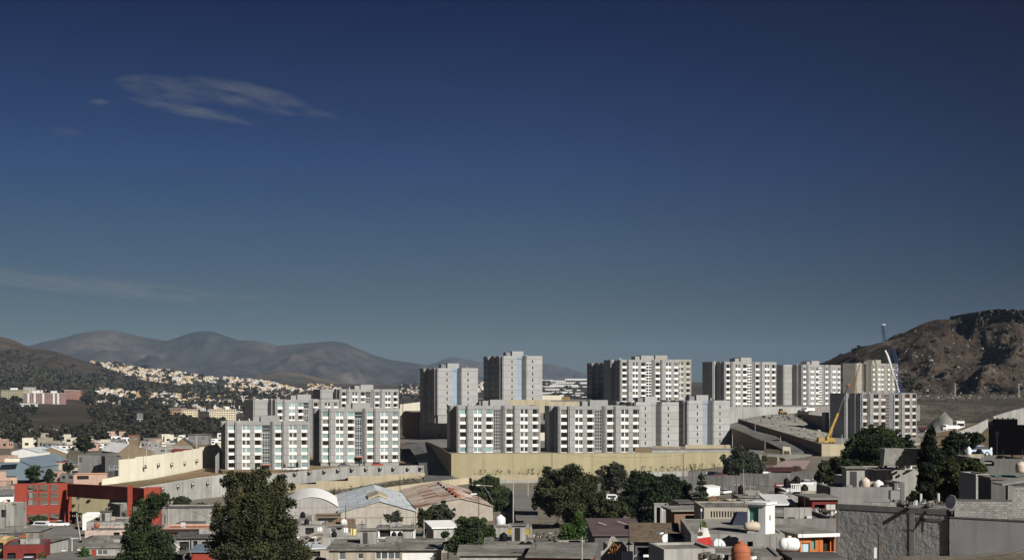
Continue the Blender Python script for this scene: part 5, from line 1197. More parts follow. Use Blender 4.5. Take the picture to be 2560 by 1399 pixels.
# middle row between eucalyptus and bushy tree
house('narrow grey roof room with a single dark window', 809, 860, 1318, 1342, 245, 6, 0, grey_l, roofg, [(.34,.60,.5,.95,'win')], par=.2)
house('grey terrace house under the row of water tanks', 808, 922, 1342, 1368, 238, 8, 0, grey_l, roofg, [], par=.9)
house('white laundry room behind the black water tanks', 945, 1034, 1321, 1352, 243, 5, 0, white, roofg, [(.02,.35,.35,.9,'dark'),(.68,.98,.05,.95,'door',grey_l)], eave=.5)
house('long flat roofed house along the lower edge with a band of windows', 822, 1100, 1374, 1412, 214, 14, 1.5, beige, roofg, [(.09,.15,.38,.92,'win'),(.26,.31,.42,.8,'win'),(.42,.47,.4,.9,'win'),(.47,.53,.4,.9,'win'),(.53,.59,.4,.9,'win'),(.59,.64,.4,.9,'win'),(.66,.95,-.0,.88,'door',white)], eave=.5)
house('low tin roofed hut with a skylight beside the eucalyptus', 742, 812, 1373, 1400, 232, 9, 18, beige, sheet_b, [(.1,.8,.3,.8,'dark')], eave=.3)
house('brown walled yard house below the arched hall', 742, 812, 1313, 1340, 290, 10, 4, grey_l, roofg, [(.3,.6,.2,.8,'dark')])
house('low dark shed against the arched hall', 788, 850, 1290, 1306, 325, 8, 6, brownwall, roofd, [(.1,.9,.1,.75,'dark')], name='shed', cat='shed')
house('beige yard house between eucalyptus and terrace house', 765, 808, 1338, 1366, 262, 8, -6, beige, roofg, [(.2,.5,.3,.8,'dark')])
house('small grey house with a bright white sheet roof below the round grey green tree', 1084, 1140, 1320, 1356, 255, 7, 14, grey_l, sheet_w, [], eave=.4, slope=.6)
house('grey block shack with yellow panels by the rubble heap', 1234, 1330, 1318, 1350, 240, 6, 0, grey_l, roofg, [(.38,.95,.5,.95,'door',panel_y),(.4,.9,.1,.42,'door',grey)], par=.2)
house('low grey roofed house behind the black twin tanks', 1214, 1330, 1362, 1412, 190, 8, 0, grey, roofg, [(.2,.5,.4,.8,'dark')], eave=.3)
house('cement vault roofed house at the bottom edge', 1150, 1330, 1387, 1430, 172, 7, 0, grey_l, roofg, [], eave=.4, slope=.3)
house('broad grey flat roof with a red edge at the bottom', 1322, 1475, 1392, 1430, 165, 10, -6, red, roofg, [], eave=.4, slope=.5)
house('maroon sheet roofed house with two skylight strips', 1487, 1610, 1338, 1392, 189, 17, 0, grey_d, sheet_m, [(.55,.75,.1,.7,'dark')], eave=.35, slope=.55)
for px, py in ((1515,1313),(1562,1310)):
    p = P(px, py, 199); o = MB().hexa([(-1.1,-.5,.5),(1.3,-.5,-.35),(1.3,-.1,-.35),(-1.1,-.1,.5)], [(-1.1,-.5,.56),(1.3,-.5,-.29),(1.3,-.1,-.29),(-1.1,-.1,.56)]).build('skylight', skylight, None, p); tag(o, 'pale skylight strip on the maroon sheet roof', 'skylight', 'skylights on the maroon roof')
r = empty('garden_wall', P(1502, 1400, 150), 0, 'pale garden wall with a curved top at the lower centre', 'wall'); mb = MB(); cv = [(0,1.0),(.35,1.1),(.7,1.5),(.95,2.35),(1.15,2.6),(1.5,2.55),(1.75,2.2),(2.3,2.0),(2.8,1.4)]
for (a, h0), (b, h1) in zip(cv, cv[1:]): mb.hexa([(a,0,-2),(b,0,-2),(b,.22,-2),(a,.22,-2)], [(a,0,h0),(b,0,h1),(b,.22,h1),(a,.22,h0)])
mb.build('wall', grey_l, r)
house('small grey hut with a flat roof behind the curved garden wall', 1520, 1590, 1362, 1400, 156, 4, 4, grey, roofg, [(.3,.6,.1,.7,'dark')], name='hut', cat='hut')
o = MB().box(0, 1.0, 0, .5, 0, 1.3).build('sheet_box', sheet_b, None, P(1556, 1412, 132)); tag(o, 'pale blue sheet box left of the timber shack', 'box')
m = MB()
for k in range(16): x, z = rnd.uniform(0, 1.2), rnd.uniform(0, 1.2); m.tube((x, rnd.uniform(0,.5), z), (x+rnd.uniform(-.5,.5), rnd.uniform(0,.5), z+rnd.uniform(.1,.8)), .05, .05, 5)
tag(m.build('scrap_frame', M('rusty_orange', (.32,.13,.04), var=.3), None, P(1520, 1385, 146)), 'tangled rusty orange scrap frame beside the garden wall', 'scrap')
house('shack under worn timber and sheets behind the white cross', 1588, 1690, 1352, 1412, 128, 7, -4, grey_d, M('roof_timber', (.16, .12, .085), var=.35, scale=1.5, streak=.3), [(.05,.6,.1,.75,'dark')], eave=.5, slope=.8, name='shack', cat='shack')
house('yellow and dark lean to left of the grey flat roofed house', 1683, 1733, 1345, 1405, 112, 4, 0, grey_d, roofg, [(.0,.55,.35,.85,'door',ochre)], name='lean_to', cat='shed')
house('long grey house whose roof carries the white stair room', 1728, 1960, 1334, 1430, 105, 12, -3, grey_l, roofg, [(.60,.66,.55,.82,'dark'),(.51,.56,.5,.82,'dark')], par=.05)
house('white stair room with a maroon doorway on the grey roof', 1868, 1908, 1259, 1342, 106, 1.5, -38, white, white, [(.08,.62,.18,.92,'door',teal_p)], name='stair_room', cat='stair room', eave=.12, emb=.3, right=((.35,.6,.5,.68),))
house('brown brick hut with a deep shaded porch', 1686, 1765, 1277, 1312, 140, 4, 6, M('hut_brick', (.20, .12, .08), var=.2), roofg, [(.35,.95,.0,.7,'dark')], eave=.4, name='hut', cat='hut')
house('beige walled house with a pierced block parapet', 1760, 1900, 1268, 1316, 128, 7, 0, M('vent_wall', (.33, .30, .25), var=.2), roofg, [(.12+.05*k,.145+.05*k,.5,.82,'dark') for k in range(12)], par=.1)
house('grey block parapet house behind the white stair room', 1895, 2092, 1296, 1336, 122, 9, 2, grey, roofg, [(.05,.2,.72,.95,'dark')], par=.3)
house('orange walled hut with a white roof edge', 2000, 2092, 1340, 1384, 106, 7, 14, orange, roofg, [(.32,.44,.25,.9,'door',teal_p),(.05,.28,.12,.62,'door',skyblue),(.66,.98,.1,.9,'dark')], eave=.30, slope=.0, name='hut', cat='hut')
h_ = [o_ for o_ in bpy.data.objects if o_.get('label', '') == 'orange walled hut with a white roof edge'][0]; MB().box(-.35, 3.1, -.42, -.3, 1.3, 1.56).build('fascia', white, h_)
house('dark roofed low shed below the white lying tank', 1985, 2110, 1400, 1450, 90, 3, 2, brownwall, roofd, [], eave=.15, name='shed', cat='shed')
house('dark red base wall under the white lying tank', 1953, 1993, 1377, 1430, 98, 2, 0, maroon, roofd, [], name='tank_base', cat='wall')
house('front parapet house with a blue grey edge under the flag', 1660, 1790, 1372, 1430, 93, 4, 9, grey_l, roofg, [(.12,.5,.0,.3,'door',car_r)], par=.15)
house('front low block house below the orange ball tank', 1790, 1955, 1390, 1430, 92, 6, -3, grey, roofg, [], par=.1)
# red house with dark tanks, parked cars
house('tall dark red narrow house with dark water tanks behind', 1937, 1972, 1213, 1262, 205, 5, -10, M('paint_deep_red', (.20, .02, .015), streak=.1), roofg, [], par=.2)
house('low white edged house right of the dark red house', 1972, 2078, 1228, 1258, 200, 7, 3, grey_l, white, [(.75,.98,.3,.9,'door',magenta)], eave=.5, slope=.3)
m = MB(); r = empty('balustrade', P(1978, 1226, 196), 0, 'white baluster railing on the roof beside the dark red house', 'railing')
for k in range(9): MB().tube((k*.28, 0, 0), (k*.28, 0, .85), .07).build('baluster', white, r)
MB().box(-.1, 2.4, -.1, .1, .85, 1.0).build('handrail', white, r); MB().box(-.1, 2.4, -.1, .1, -.15, 0).build('base_rail', white, r)
house('grey house front with a drain pipe below the white edged house', 1968, 2076, 1236, 1270, 168, 5, 2, grey_l, roofg, [(.02,.06,.1,.9,'dark')])
house('small grey flat house left of the dark red house', 1848, 1934, 1243, 1262, 215, 7, 0, grey, roofg, [(.05,.15,.2,.7,'dark'),(.3,.4,.2,.7,'dark')], eave=.2)
house('open fronted shed with corrugated roof behind the stair room', 1930, 1984, 1262, 1298, 140, 4, 4, grey_d, galv, [(.1,.95,.05,.7,'dark')], eave=.3, slope=.6, name='shed', cat='shed')
house('open veranda with hanging plastic sheets beside the rough block building', 2030, 2096, 1248, 1298, 136, 5, 4, maroon, roofg, [(.1,.5,.1,.75,'dark'),(.55,.95,.15,.8,'door',M('plastic_film', (.5,.5,.47), rough=.3))], eave=.3, name='veranda', cat='shed')
house('long grey panel wall house behind the rough block building', 2076, 2232, 1217, 1252, 152, 6, 2, grey, roofg, [], par=.3)
house('grey house whose flat roof carries an arched white hut', 2170, 2302, 1174, 1236, 185, 9, 3, grey_l, roofg, [], par=.1)
r = empty('roof_hut', P(2178, 1172, 182), math.radians(3), 'pale rounded roof hut with a dark arched mouth', 'hut'); mb = MB()
mb.hexa([(0,0,0),(4.6,0,0),(4.6,2.2,0),(0,2.2,0)], [(0.1,0,1.15),(4.6,0,1.15),(4.6,2.2,1.75),(.1,2.2,1.75)]); mb.build('shell', grey_l, r); MB().lathe([(.42,-.05),(.42,.0)], 14).build('arched_mouth', void, r); r.children[-1].rotation_euler = (math.pi/2, 0, 0); r.children[-1].location = (1.15, -.02, .55)
house('small roof room with a thin slab canopy by the cypress', 2262, 2300, 1131, 1172, 186, 3, 0, grey_l, white, [(.05,.4,.05,.9,'dark')], eave=.5, name='roof_room', cat='roof room', emb=.2)
house('grey shed with a slanted shadow before the bush', 2117, 2160, 1190, 1216, 172, 4, 10, grey_l, roofg, [], name='shed', cat='shed')
house('block yard wall house at the right below the black hoarding', 2450, 2570, 1146, 1190, 152, 8, 2, grey_d, roofg, [(.1,.3,.6,.9,'dark')])
house('grey house with a turquoise roof patch at the right edge', 2478, 2600, 1198, 1262, 128, 4, -3, grey_d, roofg, [], eave=.1)
o = MB().box(0, 2.2, 0, 1.2, 0, .06).build('roof_sheet', M('sheet_turquoise', (.10,.24,.22)), None, P(2488, 1199, 129)); o.location.z += .35; tag(o, 'turquoise sheet lying on the grey roof at the right edge', 'sheet')
house('grey house at the left edge between the pole and the red gate', -30, 34, 1262, 1300, 335, 10, 3, grey_l, roofg, [(.5,.7,.2,.7,'dark')])
house('low brown roofed house behind the airy dark tree', 312, 420, 1352, 1384, 268, 9, 3, grey, roofd, [(.2,.4,.2,.7,'dark')], eave=.3)
house('pale yard house at the bottom edge behind the airy dark tree', 318, 440, 1392, 1430, 232, 9, -2, grey_l, roofg, [(.5,.7,.3,.8,'dark')], eave=.2)
house('grey yard house at the bottom edge under the eucalyptus', 545, 690, 1392, 1430, 222, 9, 2, grey, roofg, [(.3,.5,.2,.8,'dark')], eave=.2)
house('small beige house glimpsed through the eucalyptus', 560, 660, 1350, 1380, 300, 9, 5, beige, roofg, [(.2,.4,.2,.7,'dark')])
house('low grey house between the salmon house and the eucalyptus', 520, 600, 1300, 1330, 330, 9, 5, grey_l, roofg, [(.2,.4,.2,.7,'dark')])
house('grey house with a flat roof below the arched hall corner', 700, 770, 1296, 1320, 318, 9, 3, grey, roofg, [(.2,.4,.2,.7,'dark')])
house('low grey house behind the pickup truck and the leaning pole', 200, 300, 1262, 1288, 420, 9, 4, grey_l, roofd, [(.2,.4,.2,.7,'dark')])
house('grey flat house left of the maroon sheet roof', 1400, 1486, 1362, 1400, 205, 7, 3, grey_l, roofg, [(.4,.6,.2,.7,'dark')])

# smaller rooms and yards crowded between the near roofs
for i, (px0, px1, yt, yb, D, dp, rot, wm_, rm_, lab) in enumerate((
    (1905,1935,1266,1284,176,4,5,blockm,roofd,'tiny block room left of the corrugated shed'),(1990,2030,1262,1286,158,4,-6,grey_d,roofd,'dark yard room between corrugated shed and veranda'),
    (1830,1868,1252,1268,190,4,8,beige,roofg,'small beige yard room below the grey flat house'),(2100,2140,1198,1216,178,4,-5,blockm,roofd,'bare block room beside the slanted shadow shed'),
    (2236,2262,1206,1228,170,4,4,grey_d,roofd,'dark block room right of the white dome tank'),(1770,1800,1246,1264,205,4,-8,brownwall,terracotta,'brown tiled hut below the tall conifer'),
    (1700,1735,1258,1276,172,4,5,grey,roofd,'low grey hut above the brown brick hut'),(1636,1672,1262,1282,190,4,-4,grey_l,roofg,'pale hut half hidden below the wide low tree'),
    (1340,1385,1352,1374,205,4,6,grey_d,roofd,'dark hut left of the bright green tree'),(1262,1300,1350,1366,212,4,-6,blockm,roofd,'bare block hut between yellow panels and black tanks'),
    (690,735,1322,1342,286,5,6,blockm,roofd,'bare block hut right of the eucalyptus crown'),(832,880,1300,1314,300,4,-5,brownwall,terracotta,'brown tiled lean to under the silver warehouse gable'),
    (352,400,1318,1336,312,5,5,blockm,roofd,'bare block hut behind the airy dark tree'),(440,500,1306,1322,325,5,-4,grey_d,roofd,'dark roofed hut behind the salmon terrace'),
    (100,150,1262,1276,430,5,4,grey_l,roofd,'low pale hut seen through the red gate windows'),(50,92,1342,1358,272,5,8,blockm,terracotta,'bare block hut with tiles by the street'),
    (18,60,1334,1346,290,4,-5,grey_d,roofd,'dark hut behind the grey corner house'),(2440,2476,1184,1202,140,4,6,blockm,roofd,'bare block room right of the weeping tree'))):
    house(lab, px0, px1, yt, yb, D, dp, rot, wm_, rm_, [(.15,.4,.0,.75,'dark'),(.55,.8,.35,.75,'win')] if i % 2 else [(.3,.65,.3,.8,'win')], eave=.25 if i % 3 == 0 else 0, par=.2, name='hut', cat='hut')
# ------------------------------------------------------------------ rough block building at the lower right
def block_wall(label, px0, px1, ytop, ybase, D, rot, depth, name='block_wall', cat='wall', bw=.40, bh=.20):
    """wall laid of concrete blocks, every block its own piece"""
    w = (px1-px0)/F*D/math.cos(math.radians(rot)); h = (ybase-ytop)/F*D; root = empty(name, P(px0, ybase, D), math.radians(rot), label, cat)
    MB().box(.03, w-.03, .03, depth-.03, -.4, h-.02).build('mortar', grey_d, root)
    me = [MB().box(.006, bw-.006, 0, .06, .006, bh-.008).mesh('concrete_block', blockm), MB().box(.006, bw/2-.006, 0, .06, .006, bh-.008).mesh('concrete_block', blockm)]
    for k in range(int(h/bh)):
        x = 0
        if k % 2: put('concrete_block', me[1], root, (0, rnd.uniform(-.012, .012), k*bh)); x = bw/2
        while x+bw*.5 <= w+.01:
            full = x+bw <= w+.01; put('concrete_block', me[0 if full else 1], root, (x, rnd.uniform(-.02, .015), k*bh)); x += bw if full else bw/2
    return root
root = empty('block_building', P(2092, 1420, 124), 0, 'rough rendered grey building filling the lower right corner', 'building'); o0 = P(2092, 1420, 124)
zt = P(0, 1258.5, 123).z
A = P(2092, 1420, 123); B = P(2370, 1420, 117.2); C = P(2640, 1420, 112)
def wslab(parent, a, b, z0, z1, t, mat, nm, out=0, f0=0, f1=1):
    d = Vector((b.x-a.x, b.y-a.y, 0)); n = Vector((d.y, -d.x, 0)).normalized(); p, q = a+d*f0, a+d*f1
    ring = lambda z: [Vector((p.x, p.y, z))+n*out-o0, Vector((q.x, q.y, z))+n*out-o0, Vector((q.x, q.y, z))-n*t-o0, Vector((p.x, p.y, z))-n*t-o0]
    return MB().hexa(ring(z0), ring(z1)).build(nm, mat, parent)
zb = zt-9
wslab(root, A, B, zb, zt-.45, .3, roughwall, 'wall'); wslab(root, A, B, zt-.44, zt, .3, grey_d, 'roof_beam', .06)
wslab(root, A, B, zb, zt-.45, .3, grey, 'column', .07, .665, .71); wslab(root, A, B, zb, zt-.45, .3, grey, 'column', .05, 0, .02); wslab(root, A, B, zt-1.05, zt-.8, .3, grey_d, 'lintel', .05, .72, .97)
wslab(root, Vector((B.x+.02, B.y-.35, 0)), Vector((C.x, C.y, 0)), zb, zt-.62, .3, smoothwall, 'wall'); wslab(root, Vector((B.x+.02, B.y-.35, 0)), Vector((C.x, C.y, 0)), zt-.62, zt-.52, .35, grey_d, 'roof_beam', .05)
rz_ = lambda p, dx, dy, z: Vector((p.x+dx, p.y+dy, z))-o0
m = MB(); q_ = [(A,.4,.45),(B,0,.45),(C,0,.45),(C,0,5),(A,1.5,5)]; m.hexa([rz_(p,a,b,zt-.9) for p,a,b in q_], [rz_(p,a,b,zt-.7) for p,a,b in q_]); m.build('roof', roofg, root)
block_wall('low parapet of bare concrete blocks on the rough grey building', 2264, 2386, 1256, 1283, 119.6, -26, .15, bw=.4)
block_wall('higher parapet wall of bare concrete blocks right of the satellite dish', 2386, 2524, 1246, 1312, 116.6, -9, .15)
block_wall('tall bare block pier at the right edge', 2530, 2610, 1212, 1312, 117.6, -4, 1.2)
o = MB().box(0, .45, -.1, .5, 0, 3.0).build('concrete_column', grey, None, P(2519, 1302, 117.3)); tag(o, 'raw concrete column between the two bare block walls', 'column')
o = MB().hexa([(0,0,0),(3,0,.5),(3,2.5,.5),(0,2.5,0)], [(0,0,.12),(3,0,.62),(3,2.5,.62),(0,2.5,.12)]).build('roof_slab', grey_l, None, P(2506, 1213, 117.5)); tag(o, 'pale slanted roof slab over the tall block pier', 'slab')
block_wall('rubble topped block wall on the roof behind the rough building', 2157, 2252, 1253, 1272, 126, -2, .15)
dish('large pale satellite dish leaning at the block parapet', 2380, 1254, 116.2, .58, (-.85, -.5, .25), 1.0)
o = MB().box(0, 1.0, 0, .4, 0, .75).build('cement_patch', white if False else grey_l, None, P(2244, 1278, 121)); tag(o, 'pale cement block at the corner of the rubble topped wall', 'block')
o = MB().box(-.12, .12, -.12, .12, -1, 2.3).build('wood_post', wood_p, None, P(2200, 1420, 100)); tag(o, 'weathered wooden post before the rough grey building', 'post')
o = MB().box(-.1, .1, -.05, .05, 0, .75).build('meter_box', galv, None, P(2188, 1394, 99.5)); tag(o, 'small pale meter box by the wooden post', 'box')
for x, a in ((2302,1233),(2346,1232)):
    o = MB().tube((0,0,0), (0,0,(1262-a)/F*122), .12, .11).build('vent_pipe', galv, None, P(x, 1262, 122)); tag(o, 'bright metal vent pipe behind the low parapet' if x > 2320 else 'grey square vent pipe left of the bright pipe', 'pipe')
r = empty('cooler_box', P(2226, 1256, 126), 0, 'grey cooler box on iron legs on the block roof', 'cooler'); MB().box(0,.95,0,.7,.3,1.1).build('casing', metal, r)
for k in (0,.9): MB().tube((k,0,0),(k,0,1.2),.03).build('leg', metal_d, r)
# mountains of things on roofs
tank('orange ball shaped water tank at the bottom edge', 1852, 1412, 90, .62, 1.5, M('plastic_orange', (.36, .12, .06), rough=.75, var=.2, streak=.15))
o = bpy.data.objects['water_tank']
for c in list(o.children): bpy.data.objects.remove(c)
mb = MB().lathe([(.06,0),(.35,.06),(.52,.2),(.61,.42),(.62,.62),(.6,.8),(.5,1.02),(.33,1.16),(.12,1.22)], 20, o=(0,0,.28)); mb.build('tank_body', M('plastic_orange'), o, smooth=True); MB().lathe([(.2,1.47),(.2,1.53)], 10).build('lid', M('plastic_orange'), o); MB().box(-.5,.5,-.5,.5,-1,.27).build('base', grey, o)
tank('white lying water tank on a dark red base', 1973, 1377, 97.5, .48, 1.45, whitep, lying=True)
tank('cream lying water tank beside the white stair room', 1880, 1327, 103, .36, 1.2, creamp, lying=True)
tank('small round cream tank at the far right edge', 2553, 1180, 128, .5, 1.0, creamp)
tank('black water tank left of the white plastic tables', 925.5, 1353, 238, .55, 1.25, blackp)
tank('black water tank left of the pair before the white laundry room', 985, 1349, 239, .45, 1.45, blackp, name='water_tank')
tank('black water tank right of the pair before the white laundry room', 1000.5, 1349, 239, .48, 1.45, blackp)
tank('large black water tank at the lower edge by the long lamp pole', 1306, 1384, 180, .72, 1.55, blackp); tank('second black water tank behind the large one at the lower edge', 1322, 1378, 184, .6, 1.35, blackp)
tank('white ribbed water tank on the rubble plot', 1251, 1313, 262, .95, 2.0, whitep)
for i, (x, y, s) in enumerate(((1966,1214,1.0),(1983,1216,.9),(1992,1212,1.15),(1975,1218,.8))): tank('dark water tank crowded on the roof beside the dark red house', x, y, 203, .42*s, 1.15*s, blackp, group='dark tanks beside the dark red house')
tank('small dark tank with a white lid on the brown hut roof', 1756, 1278, 137, .35, .8, blackp)
tank('white dome shaped tank on the grey panel wall house', 2196, 1222, 156, .55, 1.0, whitep)
for x, y, D, r, lab in ((1668,1350,126,.6,'silver satellite dish on the timber shack'),(1797,1362,104,.5,'pale oval satellite dish under the grey house wall'),(860,1304,244,.55,'small satellite dish at the warehouse corner'),(1697,1300,150,.4,'small dish beside the brown hut'),(287,1348,285,.5,'white satellite dish on the salmon terrace roof'),(245,1343,287,.4,'white dish above the street house'),(1745,1278,139,.3,'tiny dish at the brown hut roof')):
    dish(lab, x, y, D, r, (.35, -.8, .5), .7)
# laundry, tables, cloths on the terrace
r = empty('plastic_table', P(945, 1354, 236), 0, 'two white plastic tables pushed together on the terrace', 'table')
MB().lathe([(1.0,.75),(1.0,.82)], 14).build('table_top', whitep, r)
for a, b in ((-.6,-.4),(.6,-.4),(-.6,.4),(.6,.4)): MB().tube((a,b,0),(a,b,.75),.05).build('leg', whitep, r)
for x, y, w_, h_, mt, lab in ((886,1337,1.0,1.1,cloth_y,'yellow cloth hung on the terrace line'),(879,1337,.35,1.2,cloth_y,'narrow yellow cloth left of the wide yellow cloth'),(866,1330,.8,.8,cloth_w,'white cloth hung beside the roof room'),(801,1327,.9,.7,cloth_w,'white sheet hung left of the roof room'),(922,1330,.7,.5,cloth_b,'blue bundle beside the green tarpaulin'),(932,1330,1.2,.55,cloth_g,'green tarpaulin heap on the terrace')):
    mb = MB(); n = 6
    for k in range(n): a, b = k/n*w_-w_/2, (k+1)/n*w_-w_/2; ya, yb = .12*math.sin(k*1.9), .12*math.sin((k+1)*1.9); mb.hexa([(a,ya,0),(b,yb,.05),(b,yb+.03,.05),(a,ya+.03,0)], [(a,ya,h_),(b,yb,h_),(b,yb+.03,h_),(a,ya+.03,h_)])
    tag(mb.build('hanging_cloth', mt, None, P(x, y, 240)), lab, 'cloth')
for i, (x, mt, cn) in enumerate(((1817,cloth_b,'blue grey'),(1823,car_r,'red'),(1832,cloth_w,'white'),(1838,cloth_b,'bright blue'))):
    mb = MB()
    for k in range(4): a, b = k*.08, k*.08+.075; yo = .04*(k % 2); mb.hexa([(a,yo,0),(b,.04-yo,0),(b,.07-yo,0),(a,yo+.03,0)], [(a,yo,.5),(b,.04-yo,.5),(b,.07-yo,.5),(a,yo+.03,.5)])
    tag(mb.build('hanging_cloth', mt, None, P(x, 1267, 145)), cn+' cloth drying on the far roof line', 'cloth')
o = MB().hexa([(0,0,0),(2.0,0,0),(2.0,1.4,0),(0,1.4,0)], [(.5,.1,1.1),(1.6,.1,1.1),(1.6,1.2,1.1),(.5,1.2,1.1)]).build('tarpaulin', M('tarp_navy', (.03,.035,.06)), None, P(1828, 1316, 112)); tag(o, 'dark navy tarpaulin draped beside the cream tank', 'tarpaulin')
r = empty('white_cross', P(1625, 1415, 105), 0, 'white cross standing at the bottom edge', 'cross'); MB().box(-.09,.09,-.06,.06,0,1.2).build('upright', white, r); MB().box(-.5,-.092,-.05,.05,.72,.9).box(.092,.5,-.05,.05,.72,.9).build('crosspiece', white, r)
r = empty('flag', P(1753, 1420, 102), 0, 'green white and red flag drooping from a thin pole', 'flag'); H = (1420-1277)/F*102
MB().tube((0,0,-1),(0,0,H),.03,.025).build('pole', metal, r); MB().tube((0,0,H),(0,0,H+.2),.06,.06).build('finial', whitep, r)
def flag(mat, f0, f1, nm):
    n = 6; mb = MB()
    ctr = lambda f, s: Vector((.02+(s*(.30+.55*f)-(.50*f)*(1-s)), .1*math.sin(f*6+s*4), H-.55-f*2.15+s*.42*(1-f)*-.6+s*.30*f))
    for i in range(n):
        for j in range(4):
            a, b = f0+(f1-f0)*i/n, f0+(f1-f0)*(i+1)/n; s, t = j/4, (j+1)/4
            q = [ctr(b, s), ctr(b, t), ctr(a, t), ctr(a, s)]; e = Vector((0, .02, 0)); bb = len(mb.v)
            mb.v += [tuple(p) for p in q]+[tuple(p+e) for p in q]
            for f_ in ((0,1,2,3),(7,6,5,4),(0,4,5,1),(1,5,6,2),(2,6,7,3),(3,7,4,0)): mb.f.append(tuple(bb+k for k in f_)); mb.m.append(0)
    return mb.build(nm, mat, r)
flag(flag_g, 0, .26, 'green_band'); flag(flag_w, .26, .66, 'white_band'); flag(flag_r, .66, 1, 'red_band')
c = Vector((-.05, -.16, H-.55-.52*2.15+.05)); m = MB().lathe([(.05,0),(.17,.01),(.17,.03),(.05,.04)], 12); m.v = [(x+c.x, z+c.y+.05, y+c.z) for x, y, z in m.v]; m.build('emblem', flag_e, r)
# poles, lamps, wires
pole('slim lamp pole rising from the bottom edge left of centre', 1197, 1238, 1440, 185, .07, metal_d, lamp=-.35, name='street_lamp', cat='street lamp')
pole('street lamp with a long white arm over the pepper tree', 1283, 1186, 1292, 300, .13, concrete_p)
r = empty('street_lamp', P(1190, 1212, 330), 0, 'long pale lamp arm in front of the dark pepper tree', 'street lamp'); MB().box(0, 1.0, -.15, .15, -.1, .12).build('lamp_head', whitep, r); MB().tube((1,0,0),(4,0,-.2),.06).build('arm', creamp, r); MB().tube((1.8,0,-.1),(4.2,0,-4),.05).build('brace', metal, r)
pole('bare concrete pole on the dirt road beside the broad tree', 1320, 1180, 1233, 400, .12)
pole('utility pole before the ochre wall near its right half', 1708, 1132, 1202, 425, .15, wood_p)
pole('utility pole before the ochre wall near its middle', 1380, 1128, 1180, 462, .14, wood_p)
pole('short pole at the grey block wall', 1731, 1178, 1223, 402, .13, wood_p)
pole('thin pale pole right of the parked white car', 1859, 1172, 1250, 330, .09, concrete_p)
pole('wooden pole with a crossarm above the grey roofs', 1841, 1204, 1258, 230, .09, wood_p, arms=.5)
pole('pale concrete pole with a crossarm behind the cloth line', 1875, 1208, 1255, 228, .09, concrete_p, arms=.8)
pole('thin antenna pole on the maroon sheet roof edge', 1655, 1262, 1330, 160, .06, galv)
pole('thin pole at the front of the silver roofed warehouse', 864, 1262, 1330, 333, .12, metal_d)
pole('slim pole behind the silver roofed warehouse', 1000, 1188, 1234, 430, .14, metal_d)
pole('leaning utility pole at the street by the red gate', 204, 1282, 1348, 300, .14, concrete_p, arms=.9, lean=-1.1)
pole('dark leaning pole near the curved red beam', 190, 1258, 1300, 360, .14, wood_p, lean=.8)
pole('utility pole at the left edge beside the red gate', 13, 1254, 1312, 330, .13, wood_p)
r = pole('double armed pale street lamp at the bottom of the street', 180, 1344, 1420, 262, .13, galv, name='street_lamp', cat='street lamp'); MB().box(-1.3, 1.3, -.05, .05, 5.6, 5.75).box(-1.3,-1.2,-.05,.05,5.76,6.1).build('crossarm', galv, r)
for x, y, lab in ((160,1375,'left'),(199,1373,'right')):
    r = empty('lamp_head', P(x, y, 258), 0, 'white lamp head floating on a thin arm '+lab+' of the double armed street lamp', 'street lamp'); MB().box(-.4,.4,-.15,.15,-.08,.1).build('housing', whitep, r); MB().tube((0,.2,0),((20-(x-160)*1.0)*.07,.9,-1.6),.03).build('arm', galv, r)
pole('tall white light mast at the foot of the rocky hill', 2387.5, 956, 992, 850, .22, galv, name='light_mast', cat='light mast'); pole('white light mast with a lamp at the right foot of the rocky hill', 2547, 960, 992, 850, .25, galv, lamp=1.0, name='light_mast', cat='light mast')
pole('slim white lamp post beside the yellow mobile crane', 2105, 1085, 1112, 492, .12, galv, name='street_lamp', cat='street lamp')
for x, t, b, D in ((1831,1085,1106,535),(1888,1060,1086,560),(1951,1090,1115,522)): pole('slim grey lamp post along the right ramp', x, t, b, D, .1, galv, name='street_lamp', cat='street lamp', group='lamp posts along the right ramp')
pole('tall slim pole behind the rearmost left block', 1007, 980, 1020, 640, .14, galv); pole('mast before the long grey valley house', 492, 1085, 1125, 640, .14, galv); pole('thin pole at the cream wall top', 366, 1112, 1152, 480, .1, galv); pole('thin mast beside the slanted white roof', 322, 1140, 1160, 480, .1, galv)
for x, t, b, D in ((1690,1240,1262,200),(1724,1285,1330,130),(1797,1325,1400,100),(1942,1340,1420,95),(1925,1330,1420,97),(2048,1340,1400,98),(2007,1325,1415,96),(1783,1345,1410,95)):
    pole('thin dark antenna rod among the front roofs', x, t, b, D, .025, metal_d, name='antenna_rod', cat='antenna', group='antenna rods on the front roofs')
# more thin poles over the lower town
for x, t, b, D in ((70,1232,1262,440),(118,1168,1208,520),(150,1140,1172,580),(232,1118,1150,600),(268,1262,1316,335),(340,1095,1128,720),(420,1250,1318,345),(452,1205,1262,440),(540,1290,1352,300),(772,1228,1262,420),(905,1300,1345,250),(1060,1296,1350,250),(1120,1318,1372,215),(1340,1330,1398,170),(1455,1340,1400,160),(1572,1325,1392,150),(600,1100,1132,700),(30,1120,1150,640),(478,1320,1388,262)):
    pole('thin pole standing among low roofs at '+('the left' if x < 400 else 'the lower middle'), x, t, b, D, .09, rnd.choice([concrete_p, wood_p, metal_d]), arms=.6 if rnd.random() < .4 else 0, group='thin poles at '+('the left' if x < 400 else 'the lower middle'))
